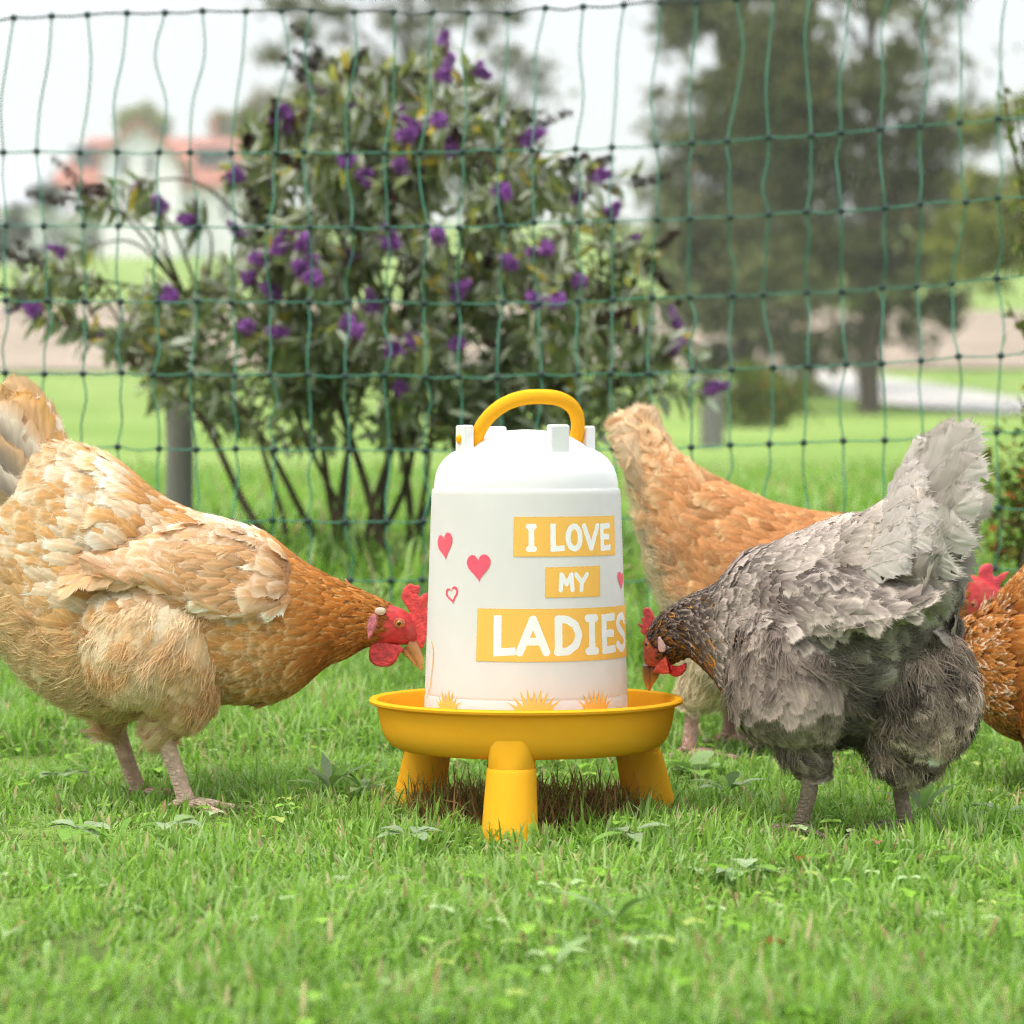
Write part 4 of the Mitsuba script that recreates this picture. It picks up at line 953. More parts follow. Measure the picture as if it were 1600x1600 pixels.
def lawn(name, label, d0, d1, density, lmin, lmax, wmin, wmax, seed, clear=True):
    x, y = field_points(d0, d1, density)
    q = np.stack([x, y, 0 * x], 1)
    clump = meshkit.fbm(q * 7, 3, 21); fine = meshkit.fbm(q * 26, 2, 22)
    keep = R.random(len(x)) < np.clip(1.9 * clump + 1.1 * fine - .85, .08, 1)
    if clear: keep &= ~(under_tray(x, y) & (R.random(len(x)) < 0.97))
    x, y, clump, fine = x[keep], y[keep], clump[keep], fine[keep]
    n = len(x)
    L = (lmin + (lmax - lmin) * R.beta(1.6, 2.6, n)) * (0.35 + 1.3 * clump)
    az = 2 * np.pi * (meshkit.fbm(np.stack([x, y, 0 * x], 1) * 9, 2, 31) * 2.2 + R.normal(0, .22, n))
    v, f = blades(x, y, L, R.uniform(wmin, wmax, n), seed, spread_az=az)
    u = np.clip(R.random(n) * 0.80 + 0.45 * (fine - .5) + 0.08, 0, 0.93) 
    odd = R.random(n) < 0.055; u[odd] = R.uniform(.93, 1, odd.sum())
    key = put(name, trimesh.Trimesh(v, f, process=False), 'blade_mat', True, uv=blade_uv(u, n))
    tag(key, label, 'grass', kind='stuff')
    return n
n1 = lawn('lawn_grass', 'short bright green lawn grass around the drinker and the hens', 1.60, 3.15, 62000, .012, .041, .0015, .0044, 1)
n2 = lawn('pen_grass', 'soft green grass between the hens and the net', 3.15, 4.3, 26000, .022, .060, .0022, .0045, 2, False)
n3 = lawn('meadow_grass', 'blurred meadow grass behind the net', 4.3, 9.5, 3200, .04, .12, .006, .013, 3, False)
# taller grass at the foot of the net
n = 5200
x = R.uniform(-1.0, 1.0, n); y = 1.22 + R.normal(0, .07, n)
v, f = blades(x, y, R.uniform(.04, .12, n) * (0.5 + meshkit.fbm(np.stack([x * 5, y, 0 * x], 1), 2, 3)), R.uniform(.003, .006, n), 8, bend=.7)
put('tall_grass', trimesh.Trimesh(v, f, process=False), 'blade_mat', True, uv=blade_uv(np.clip(R.random(n) * .95, 0, 1), n))
tag('tall_grass', 'taller uncut grass along the foot of the net', 'grass', kind='stuff')
# grass under the tray: blades coloured mostly brown, some green
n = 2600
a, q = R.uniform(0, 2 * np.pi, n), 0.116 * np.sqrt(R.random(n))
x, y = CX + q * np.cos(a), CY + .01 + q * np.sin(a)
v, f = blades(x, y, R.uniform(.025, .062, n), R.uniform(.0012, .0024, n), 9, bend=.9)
put('brown_grass', trimesh.Trimesh(v, f, process=False), 'brown_blade_mat', True, uv=blade_uv(R.random(n), n))
tag('brown_grass', 'brown grass under the orange tray', 'grass', kind='stuff')

# clover: trefoils joined into one mass
def leaf_patch(c, d, s, nrm, L, W, prof, cup=0.15, droop=0.25):
    """A flat-ish leaf from c along d: rows of three vertices."""
    k = len(prof); t = np.linspace(0, 1, k)
    mid = c + d * L * t[:, None] - nrm * (droop * L * t**2)[:, None]
    l = mid - s * (W / 2 * prof)[:, None] + nrm * (cup * W * prof)[:, None]
    r = mid + s * (W / 2 * prof)[:, None] + nrm * (cup * W * prof)[:, None]
    V = np.stack([l, mid, r], 1).reshape(-1, 3)
    i, j = np.meshgrid(np.arange(k - 1), np.arange(2), indexing='ij')
    q = np.stack([i * 3 + j, i * 3 + j + 1, (i + 1) * 3 + j + 1, (i + 1) * 3 + j], -1).reshape(-1, 4)
    return V, np.vstack([q[:, [0, 1, 2]], q[:, [0, 2, 3]]]), np.repeat(t, 3)

def many(list_vfu):
    V, F, U, n = [], [], [], 0
    for v, f, u in list_vfu:
        V.append(v); F.append(f + n); U.append(u); n += len(v)
    return trimesh.Trimesh(np.vstack(V), np.vstack(F), process=False), np.vstack(U)

x, y = field_points(1.65, 3.4, 420)
keep = (meshkit.fbm(np.stack([x * 4, y * 4, 0 * x], 1), 2, 77) > .47) & ~under_tray(x, y); x, y = x[keep], y[keep]
parts = []
TRE = np.array([.15, .8, 1.0, .75, .1])
for px, py in zip(x, y):
    c = np.array([px, py, float(height(px, py)) + R.uniform(.008, .024)]); a0 = R.uniform(0, 6.28); u = R.random()
    L = R.uniform(.006, .011)
    for k in range(3):
        a = a0 + k * 2.09; d = unit([math.cos(a), math.sin(a), R.uniform(-.1, .35)]); sd = unit(np.cross([0, 0, 1], d)); nn_ = np.cross(d, sd)
        v, f, t = leaf_patch(c, d, sd, nn_, L, L * .95, TRE)
        parts.append((v, f, np.stack([np.full(len(t), u), t], 1)))
m, u = many(parts); put('clover', m, 'clover_mat', True, uv=u); tag('clover', 'low clover leaves mixed into the lawn', 'clover', kind='stuff')

# broad-leaved weeds, each a plant with its leaves
WEED = np.array([.18, .45, .72, .95, 1.0, .82, .5, .08]); DOCK = np.array([.12, .5, .85, 1, .95, .8, .5, .05])
def weed(px, py, depth, n, L, W, up, label, pale, seed):
    r = np.random.default_rng(seed); base = at(px, py, depth); base[2] = float(height(base[0], base[1])) + .006
    root = fresh('broadleaf_weed'); tag(root, label, 'weed'); n = int(n * 1.5) + 1; base[2] += .010; up = min(up, .8); W = W * (.6 if up > .6 else 1.0); L = L * (.8 if up > .6 else .8)
    for k in range(n):
        a = 2 * np.pi * k / n + r.normal(0, .35); el = up * r.uniform(.5, 1.2) + r.normal(0, .12)
        d = unit([math.cos(a) * math.cos(el), math.sin(a) * math.cos(el), math.sin(el)]); sd = unit(np.cross([0, 0, 1], d)); nn_ = np.cross(d, sd)
        prof = (WEED if W / L < .5 else DOCK) * (1 + r.normal(0, .10, 8))
        v, f, t = leaf_patch(base + d * .006, d, sd, nn_, L * r.uniform(.75, 1.15), W * r.uniform(.8, 1.1), prof, .12, .35)
        c = r.uniform(.72, 1) if r.random() < pale else r.uniform(0, .7)
        put(root + '__leaf', trimesh.Trimesh(v, f, process=False), 'weed_mat', True, uv=np.stack([np.full(len(t), c), t], 1))
def ground_depth(py): return EYE * FOCAL / (py - 730)
WEEDS = [(125, 1318, 4, .034, .022, .25, 'pale rounded weed leaves flat in the grass below the legs of the buff hen', .9),
         (262, 1312, 3, .032, .022, .3, 'small pale weed with upright leaf under the foot of the buff hen', .9),
         (515, 1262, 5, .062, .022, 1.05, 'tall narrow-leaved weed left of the rear orange leg', .3),
         (570, 1262, 4, .050, .020, 1.0, 'dark green upright weed close beside the rear orange leg', .05),
         (640, 1335, 3, .030, .020, .45, 'single pale weed in front of the orange drinker', 1.0),
         (985, 1338, 3, .034, .020, .2, 'pale flat weed right of the front orange leg', .9),
         (1165, 1385, 4, .032, .020, .2, 'weed lying flat in front of the grey hen', .35),
         (1140, 1262, 4, .050, .026, .7, 'broad green weed between drinker and grey hen', .3),
         (1085, 1235, 4, .045, .028, .6, 'broad green weed behind the right orange leg', .1),
         (1440, 1295, 3, .060, .020, 1.1, 'upright blade-leaved weed behind the right leg of the grey hen', .2),
         (95, 1235, 4, .036, .024, .4, 'broad weed at the far left under the tail of the buff hen', .5),
         (185, 1345, 3, .060, .014, 1.15, 'bright green upright narrow weed in the left foreground', .0),
         (960, 1480, 3, .050, .016, 1.0, 'narrow green weed alone in the right foreground', .0),
         (860, 1560, 3, .045, .018, .7, 'small green weed at the lower edge in the middle', .0),
         (1570, 1300, 4, .036, .018, .4, 'pale star-shaped weed at the right edge', .9)]
for k, (px, py, n, L, W, up, lab, pale) in enumerate(WEEDS):
    weed(px, py, ground_depth(py), n, L, W, up, lab, pale, 100 + k)
LEAVES = [(405, 1130, .030, .019, 'pinkish brown fallen leaf under the breast of the buff hen', .3), (152, 1172, .028, .017, 'pale brown fallen leaf behind the legs of the buff hen', .7),
          (1248, 1360, .022, .013, 'rusty fallen leaf in front of the feet of the grey hen', .9), (1372, 1345, .016, .010, 'small reddish fallen leaf near the right foot of the grey hen', .2),
          (1210, 1515, .020, .012, 'orange-brown fallen leaf in the right foreground', .95)]
for k, (px, py, L, W, lab, c) in enumerate(LEAVES):
    r = np.random.default_rng(300 + k); b = at(px, py, ground_depth(py + 14)); b[2] = float(height(b[0], b[1])) + .022
    a = r.uniform(0, 6.28); d = unit([math.cos(a), math.sin(a), .3]); sd = unit(np.cross([0.2, 0, 1], d)); nn_ = np.cross(d, sd)
    v, f, t = leaf_patch(b - d * L / 2, d, sd, nn_, L, W, DOCK, .25, .3)
    key = put('fallen_leaf', trimesh.Trimesh(v, f, process=False), 'litter_mat', True, uv=np.stack([np.full(len(t), c), t], 1)); tag(key, lab, 'leaf')

# ---------------------------------------------------------------- the net fence
FD = 3.9
def net():
    root = 'net_fence'; tag(root, 'green plastic netting fence with dark knots behind the hens', 'fence')
    r = np.random.default_rng(17)
    rows = [[(-120, 36), (0, 30), (120, 25), (180, 22), (300, 18), (560, 18), (640, 18), (720, 20), (780, 22), (850, 12), (935, 8), (1060, 3), (1200, -6), (1400, -20), (1720, -44)],
            [(-120, 236), (0, 238), (300, 240), (600, 239), (800, 237), (930, 233), (1050, 226), (1160, 216), (1300, 210), (1420, 200), (1540, 190), (1720, 178)],
            [(-120, 350), (0, 352), (200, 356), (400, 358), (700, 357), (900, 350), (1050, 345), (1170, 338), (1300, 330), (1420, 322), (1600, 310), (1720, 302)],
            [(-120, 469), (0, 470), (300, 471), (600, 472), (700, 474), (900, 470), (1050, 465), (1170, 460), (1300, 455), (1420, 447), (1600, 432), (1720, 424)],
            [(-120, 581), (0, 583), (300, 586), (600, 588), (750, 590), (950, 585), (1100, 580), (1235, 574), (1420, 565), (1600, 552), (1720, 546)],
            [(-120, 696), (0, 698), (250, 701), (700, 705), (950, 702), (1100, 698), (1230, 692), (1400, 687), (1545, 676), (1720, 668)],
            [(-120, 808), (0, 810), (300, 813), (600, 815), (900, 812), (1200, 806), (1400, 800), (1545, 793), (1720, 786)],
            [(-120, 905), (0, 906), (400, 908), (800, 908), (1200, 902), (1545, 890), (1720, 884)]]
    cols = np.arange(-110, 1720, 59.5)
    yl = r.normal(0, .006, (len(cols), 8)).cumsum(0) * .3
    knots = np.zeros((len(rows), len(cols), 3))
    for i, row in enumerate(rows):
        q = np.array(row, float)
        lean = (1.0 if i else .4)
        x = cols + r.normal(0, 4.0, len(cols)) + (0 if i else 12)
        ys = np.interp(x, q[:, 0], q[:, 1]) + r.normal(0, 1.2, len(cols))
        knots[i] = [at(a, b, FD) + [0, yl[c, i], 0] for c, (a, b) in enumerate(zip(x, ys))]
    for i in range(len(rows)):
        pts = []
        for c in range(len(cols) - 1):
            a, b = knots[i, c], knots[i, c + 1]
            pts += [a, (a + b) / 2 + [0, 0, r.normal(-.0008, .0012)]]
        pts.append(knots[i, -1])
        pth = catmull(pts, len(pts) * 3)
        if i == 0:
            put(root + '__top_wire', tube(pth, 0.0015, 6), 'topwire_mat', True)
        else:
            put(root + '__line_strand', tube(pth + [0, .0011, 0], 0.00125, 6), 'twine_mat', True)
    for c in range(len(cols)):
        pts = []
        for i in range(len(rows) - 1):
            a, b = knots[i, c], knots[i + 1, c]
            big = 1.7 if i == 0 else 1.0
            w1, w2 = r.normal(0, .0030 * big), r.normal(0, .0030 * big)
            pts += [a, a * .68 + b * .32 + [w1, r.normal(0, .003), 0], a * .34 + b * .66 + [w2, r.normal(0, .003), 0]]
        pts.append(knots[-1, c]); g = knots[-1, c].copy(); g[2] = float(height(g[0], g[1])) - .01; pts.append(g)
        put(root + '__upright_strand', tube(catmull(pts, len(pts) * 4), 0.0013, 6), 'twine_mat', True)
    km = trimesh.creation.icosphere(1, 1.0); km.apply_scale([.0052, .0048, .0050])
    kd = mikit.ply(km, 'knot_mat', True)
    for i in range(len(rows)):
        for c in range(len(cols)):
            scene[fresh(root + '__knot')] = {**kd, 'to_world': T().translate([float(q) for q in knots[i, c]])}
net()
def post(px, top, base, depth, half, label):
    b, t = at(px, base, depth), at(px, top, depth)
    m = tube([b - [0, 0, .3], b * .5 + t * .5 + [.004, 0, 0], t - [0, 0, half * .25], t], [half * 1.04, half, half * .97, half * .75], 14)
    key = put('wooden_post', m, 'post_mat', 40); tag(key, label, 'post')
post(278, 590, 800, 5.35, .026, 'weathered grey wooden post left of the flowering bush')
post(1112, 592, 700, 20, .085, 'far grey wooden post beside the low green shrub under the trees')

# ---------------------------------------------------------------- plants with stems and leaves
def leaves_mesh(P, D, L, W, rng, prof=np.array([.1, .8, 1.0, .65, .05]), shade=None, droop=.3):
    """Many leaves as one mesh: rows of two rim vertices folded along the midrib."""
    n, k = len(P), len(prof); t = np.linspace(0, 1, k)
    up = unit(rng.normal(0, .6, (n, 3)) + [0, 0, 1.0]); s = unit(np.cross(up, D)); nn_ = np.cross(D, s)
    mid = P[:, None] + D[:, None] * (L[:, None] * t)[..., None] - nn_[:, None] * (droop * L[:, None] * t**2)[..., None]
    w = (W[:, None] / 2 * prof)[..., None]
    V = np.stack([mid - s[:, None] * w + nn_[:, None] * w * .35, mid + s[:, None] * w + nn_[:, None] * w * .35], 2).reshape(-1, 3)
    i = np.arange(k - 1) * 2
    F = np.vstack([np.stack([i, i + 1, i + 3], 1), np.stack([i, i + 3, i + 2], 1)])
    F = (F[None] + 2 * k * np.arange(n)[:, None, None]).reshape(-1, 3)
    u = rng.random(n) if shade is None else shade
    return trimesh.Trimesh(V, F, process=False), np.stack([np.repeat(u, 2 * k), np.tile(np.repeat(t, 2), n)], 1)

def sph(n, rng):
    return unit(rng.normal(0, 1, (n, 3)))

def butterfly_bush():
    root = 'butterfly_bush'; tag(root, 'large flowering bush with purple and spent brown spikes behind the net', 'bush')
    r = np.random.default_rng(71); D0 = 4.95
    crown = Polygon([(130, 520), (220, 460), (330, 420), (385, 350), (410, 260), (450, 190), (500, 120), (590, 165), (690, 100), (750, 130), (815, 225), (850, 295), (950, 305), (985, 400), (1045, 490), (1100, 565), (1105, 630),
                     (1030, 665), (950, 705), (720, 735), (560, 735), (420, 720), (270, 680), (200, 600), (140, 560), (70, 490)])
    flowers = [(740, 105), (690, 85), (455, 170), (445, 205), (490, 200), (560, 165), (595, 172), (625, 225), (815, 222), (795, 218), (375, 270), (420, 308), (215, 312), (255, 330), (455, 358), (385, 370), (400, 402), (390, 432), (435, 400),
               (472, 385), (490, 412), (496, 435), (105, 400), (95, 440), (45, 462), (62, 490), (170, 532), (685, 370), (825, 295), (855, 385), (842, 475), (868, 468), (902, 440), (968, 395), (950, 340), (885, 312), (920, 275), (1040, 552), (1098, 608),
               (630, 612), (530, 262), (305, 348), (625, 262), (975, 500), (700, 240)]
    spent = [(150, 312), (168, 298), (75, 420), (50, 424), (390, 215), (412, 198), (500, 108), (515, 102), (482, 130), (985, 285), (640, 120), (662, 128), (700, 205), (772, 190), (1010, 405), (425, 205), (870, 262), (545, 120), (130, 320), (1015, 395), (740, 170),
             (930, 262), (820, 200), (360, 275), (35, 455), (470, 260), (600, 300), (930, 500), (300, 470), (760, 420)]
    tips = [(x, y, 'f') for x, y in flowers] + [(x, y, 's') for x, y in spent]
    while len(tips) < 110:
        x, y = r.uniform(120, 1080), r.uniform(110, 560)
        if crown.contains(Point(x, y)): tips.append((x, y, 'f'))
    while len(tips) < 265:
        x, y = r.uniform(30, 1115), r.uniform(90, 700)
        if crown.contains(Point(x, y)): tips.append((x, y, 'l'))
    base = at(585, 900, D0); base[2] = float(height(base[0], base[1]))
    LP, LD, LL, LW, LU, FV, SV = [], [], [], [], [], [], []
    mains = []
    for x, y in ((120, 520), (230, 420), (300, 560), (380, 330), (430, 480), (500, 220), (560, 330), (640, 240), (700, 150), (740, 330), (820, 320), (880, 440), (960, 480), (1020, 590), (900, 610), (350, 640)):
        t = at(x, y, D0 + r.normal(0, .16)); b = base + [r.normal(0, .07) + (t[0] - base[0]) * .16, r.normal(0, .06), 0]
        knee = b * .5 + t * .5 + [0, 0, .08 + .04 * r.random()]
        path = catmull([b, b * .6 + knee * .4 + r.normal(0, .014, 3), knee + r.normal(0, .015, 3), t], 20); mains.append(path)
        put(root + '__stem', tube(path, np.linspace(.0085, .003, 20) * r.uniform(.7, 1.15), 6), 'twig_mat', True)
    M = np.array([q[8:19] for q in mains]).reshape(-1, 3)
    for x, y, kind in tips:
        off = r.normal(0, .18) if kind == 'l' else (r.normal(-.36, .06) if crown.buffer(-50).contains(Point(x, y)) else r.normal(-.08, .1))
        off = float(np.clip(off, -.46, .4)); t = at(x, y, D0 + off)
        gap = np.linalg.norm((M - t) * [1, .6, 1], axis=1) + np.where(M[:, 2] > t[2] - .03, .25, 0) + np.where(np.linalg.norm(M - t, axis=1) < .12, .2, 0)
        b = M[np.argsort(gap)[r.integers(0, 4)]]
        knee = b * .45 + t * .55 + [0, 0, .03] + r.normal(0, .02, 3)
        path = catmull([b, knee, t], 16)
        put(root + '__branch', tube(path, np.linspace(.0034, .0013, 16), 5), 'twig_mat', True)
        # leaves in opposite pairs over the outer part
        lo = .72 if (x < 400 and y < 440) else (.25 if kind == 'l' else .35)
        for q in np.arange(lo, 1.0, .036):
            i = q * 15; i0 = min(int(i), 14); p = path[i0] * (1 - i + i0) + path[i0 + 1] * (i - i0); tg = unit(path[i0 + 1] - path[i0])
            a = r.uniform(0, 6.28)
            for sgn in (0, math.pi):
                sd = unit(np.cross(tg, [math.cos(a + sgn), math.sin(a + sgn), .3]))
                LP.append(p); LD.append(unit(sd + tg * .6 + [0, 0, -.25])); LL.append(r.uniform(.024, .056)); LW.append(r.uniform(.009, .016)); LU.append(r.random())
        tg = unit(path[-1] - path[-3] + r.normal(0, .012, 3))
        if kind in 'fs':
            k = put(root + ('__flower_spike' if kind == 'f' else '__spent_spike'), *spike(t, tg, kind, r))
    LP, LD, LL, LW = np.array(LP), np.array(LD), np.array(LL), np.array(LW)
    inner = np.array([np.array(at(x_, y_, D0 + r.normal(0, .17))) for x_, y_ in [(r.uniform(180, 1000), r.uniform(250, 640)) for _ in range(1500)] + [(r.uniform(220, 960), r.uniform(480, 705)) for _ in range(900)] if crown.buffer(-20).contains(Point(x_, y_))])
    LP = np.vstack([LP, inner]); LD = np.vstack([LD, unit(r.normal(0, 1, inner.shape) * [1, 1, .6])]); m = len(inner)
    LL = np.r_[LL, r.uniform(.024, .05, m)]; LW = np.r_[LW, r.uniform(.009, .016, m)]; LU = np.r_[LU, r.uniform(0, .9, m)]
    m, u = leaves_mesh(LP, LD, LL, LW, r, shade=np.array(LU))
    size = LL * LW; big = np.argsort(-size)[:300]; k5 = 10
    keep = np.setdiff1d(np.arange(len(LP)), big)
    V, F1 = np.asarray(m.vertices).reshape(-1, k5, 3), np.asarray(m.faces)[:8]
    U = u.reshape(-1, k5, 2)
    for b in big: put(root + '__leaf', trimesh.Trimesh(V[b], F1, process=False), 'bush_mat', True, uv=U[b])
    put(root + '__foliage', trimesh.Trimesh(V[keep].reshape(-1, 3), (F1[None] + k5 * np.arange(len(keep))[:, None, None]).reshape(-1, 3), process=False), 'bush_mat', True, uv=U[keep].reshape(-1, 2))
    labels[root + '__foliage'] = {'kind': 'stuff'}
def spike(t, tg, kind, r):
    n = 190 if kind == 'f' else 90
    L, R0 = (r.uniform(.028, .052), .0145) if kind == 'f' else (r.uniform(.06, .11), .0105)
    q = r.random(n); rad = R0 * (1 - q * .75) * r.uniform(.6, 1.1, n)
    o = unit(np.cross(sph(n, r), tg)); P = t + tg * (q * L)[:, None] + o * rad[:, None]
    s = .0034 if kind == 'f' else .0040
    m, u = leaves_mesh(P - o * rad[:, None] * .8, unit(o + tg * .3), rad * .8 + s, np.full(n, s * 1.5), r, prof=np.array([.3, .9, .9]))
    return m, ('purple_mat' if kind == 'f' else 'spent_mat'), True
_put = put
def put(name, mesh, bsdf, smooth=False, **more):
    if bsdf in ('purple_mat', 'spent_mat') and 'uv' not in more:
        n = len(mesh.vertices); more['uv'] = np.stack([np.repeat(np.random.default_rng(n).random(n // 6), 6), np.full(n, .5)], 1)
    return _put(name, mesh, bsdf, smooth, **more)
butterfly_bush()

def tree(name, label, base, top_h, crown, n_leaf, leaf, mat_, seed, trunk_r, limbs=14, group=None, density=1.0, size_fall=1.0):
    """crown: list of (centre, radii) in metres relative to the base; leaves sit on twig ends spread through each clump's volume."""
    root = fresh(name); tag(root, label, 'tree', group); r = np.random.default_rng(seed)
    base = np.asarray(base, float)
    cs = [(np.asarray(c, float) + base, np.asarray(s, float)) for c, s in crown]
    tp = base + [r.normal(0, .1), 0, top_h]
    trunk = catmull([base - [0, 0, .5], base + [0, 0, top_h * .3], base + [r.normal(0, .12), r.normal(0, .1), top_h * .65], tp], 24)
    put(root + '__trunk', tube(trunk, np.linspace(trunk_r * 1.15, trunk_r * .25, 24), 10), 'bark_mat', True)
    P = []
    vol = np.array([np.prod(s) for c, s in cs]); cnt = (n_leaf * vol / vol.sum()).astype(int)
    for (c, s), k in zip(cs, cnt):
        i = int(np.clip((c[2] - base[2]) / top_h, .2, .95) * 20)
        a = trunk[i]; put(root + '__limb', tube(catmull([a, a * .5 + c * .5 + [0, 0, .05 * top_h], c], 10), np.linspace(trunk_r * .35, trunk_r * .06, 10), 6), 'bark_mat', True)
        # twigs inside the clump, leaves round each twig end
        kt = max(5, k // 44)
        ends = c + sph(kt, r) * s * (r.random((kt, 1)) ** .40) * r.uniform(.9, 1.18, (kt, 1))
        for e in ends:
            P.append(e + r.normal(0, 1, (44, 3)) * s.mean() * r.uniform(.09, .2) * [1.4, 1.4, .7])
    P = np.vstack(P); gap = leaf * 5.5
    P = P[meshkit.fbm(P / gap, 2, seed) > .40]; n = len(P)
    D = unit(r.normal(0, 1, (n, 3)) + [0, 0, -.3])
    m, u = leaves_mesh(P, D, leaf * r.uniform(.7, 1.3, n), leaf * .62 * r.uniform(.7, 1.3, n), r, prof=np.array([.4, 1.0, .15]))
    put(root + '__crown', m, mat_, True, uv=u); labels[root + '__crown'] = {'kind': 'stuff'}
    return root
def crown_px(base, depth, blobs, thick):
    """Clumps measured as (px, py, half-width px, half-height px) at the tree's distance."""
    out = []
    r = np.random.default_rng(int(depth * 10))
    for x, y, w, h in blobs:
        c = at(x, y, depth + r.normal(0, thick * .4)) - base
        k = depth / FOCAL
        out.append((c, (w * k * 1.15, thick * .6, h * k * 1.2)))
    return out
def base_at(px, depth):
    b = at(px, 700, depth); b[2] = float(height(b[0], b[1])); return b
b = base_at(1358, 45)
tree('oak_tree', 'tall dark tree with a slim trunk standing by the gravel path', b, 8.2, crown_px(b, 45, [(1320, 40, 130, 110), (1420, -40, 90, 100), (1250, 150, 150, 100), (1390, 170, 130, 110), (1300, 290, 170, 110), (1430, 300, 90, 100), (1380, 420, 120, 70), (1460, 440, 60, 60), (1280, 420, 110, 70), (1210, -30, 120, 100), (1330, -140, 150, 90), (1420, 520, 60, 45), (1330, 540, 50, 35), (1480, 380, 60, 60), (1495, 250, 45, 60)], 1.6), 15000, .19, 'oak_mat', 501, .17)
b = base_at(1165, 52)
tree('oak_tree', 'broad dark tree left of the slim trunk with low hanging branches', b, 9, crown_px(b, 52, [(1150, 60, 110, 90), (1080, 30, 60, 60), (1190, 190, 120, 100), (1090, 230, 80, 45), (1150, 320, 130, 100), (1100, 420, 100, 90), (1190, 470, 110, 90), (1240, 560, 60, 60), (1110, 500, 80, 60), (1180, -60, 130, 100), (1060, 130, 45, 26)], 1.8), 15000, .21, 'oak_mat', 502, .2)
b = base_at(1185, 30)
tree('young_tree', 'low green shrubby tree at the foot of the dark trees', b, .5, crown_px(b, 30, [(1185, 640, 75, 50), (1160, 610, 50, 40), (1225, 630, 50, 45)], .5), 2400, .07, 'shrub_mat', 503, .04)
b = base_at(640, 62)
tree('oak_tree', 'sparse tall tree rising behind the flowering bush', b, 9.5, crown_px(b, 62, [(470, 85, 75, 34), (450, 20, 50, 30), (560, 10, 90, 45), (540, 120, 90, 40), (700, 60, 90, 60), (780, 130, 70, 60), (760, 20, 70, 40), (640, 160, 110, 70), (800, 210, 45, 45), (600, 260, 140, 70), (480, 200, 70, 60), (430, 215, 35, 40), (720, 260, 100, 60), (640, -70, 160, 60)], 1.6), 7600, .19, 'oak_mat', 504, .22)
b = base_at(1665, 38)
tree('lime_tree', 'light yellow-green tree at the right edge beyond the net', b, 4.6, crown_px(b, 38, [(1560, 230, 55, 60), (1540, 330, 60, 60), (1600, 300, 70, 80), (1570, 410, 60, 45), (1500, 400, 40, 40), (1630, 180, 50, 60), (1530, 180, 30, 40)], .9), 6000, .12, 'lime_mat', 505, .09)
b = base_at(218, 185)
tree('village_tree', 'round olive tree behind the red roof', b, 8, crown_px(b, 185, [(218, 185, 26, 18), (228, 200, 30, 20), (205, 200, 22, 16)], 2), 2200, .45, 'lime_mat', 506, .3)
b = base_at(360, 190)
tree('village_tree', 'wide autumn-coloured tree behind the right end of the red roof', b, 7.6, crown_px(b, 190, [(350, 195, 34, 16), (390, 190, 34, 18), (425, 180, 34, 26), (330, 205, 24, 14), (440, 230, 40, 40)], 2), 3200, .5, 'autumn_mat', 507, .3)
b = base_at(28, 120)
tree('village_tree', 'dark green tree in front of the grey-roofed house at the left edge', b, 3, crown_px(b, 120, [(25, 350, 26, 34), (30, 385, 34, 26), (8, 370, 24, 30)], 1.2), 1200, .3, 'hedge_mat', 508, .12)
b = base_at(66, 110)
tree('village_tree', 'small bare-looking dark tree left of the white house', b, 2.6, crown_px(b, 110, [(72, 330, 22, 40), (62, 290, 20, 26), (88, 380, 18, 22)], .8), 420, .26, 'hedge_mat', 509, .12)
# hazy wooded ridge far behind
x = np.linspace(-150, 170, 120); 
def ridge():
    r = np.random.default_rng(9); top = 40.0 + 4.5 * meshkit.fbm(np.stack([x * .03, 0 * x, 0 * x], 1), 4, 2) + .6 * r.random(len(x))
    v = []
    for k, (dy, f) in enumerate(((-40, 0), (-20, .55), (0, 1), (30, 1.02), (80, .9))):
        yy = 560 + dy; g = height(x, 0 * x + yy) - 1
        v.append(np.stack([x * 1.2, 0 * x + yy, g + (np.maximum(top - g, 1)) * f + r.normal(0, .25, len(x)) * (f > 0)], 1))
    v = np.array(v); i, j = np.meshgrid(np.arange(4), np.arange(119), indexing='ij')
    q = np.stack([i * 120 + j, i * 120 + j + 1, (i + 1) * 120 + j + 1, (i + 1) * 120 + j], -1).reshape(-1, 4)
    put('hills', trimesh.Trimesh(v.reshape(-1, 3), np.vstack([q[:, [0, 1, 2]], q[:, [0, 2, 3]]]), process=False), 'hill_mat', True)
    tag('hills', 'pale wooded ridge on the horizon', kind='structure')
ridge()
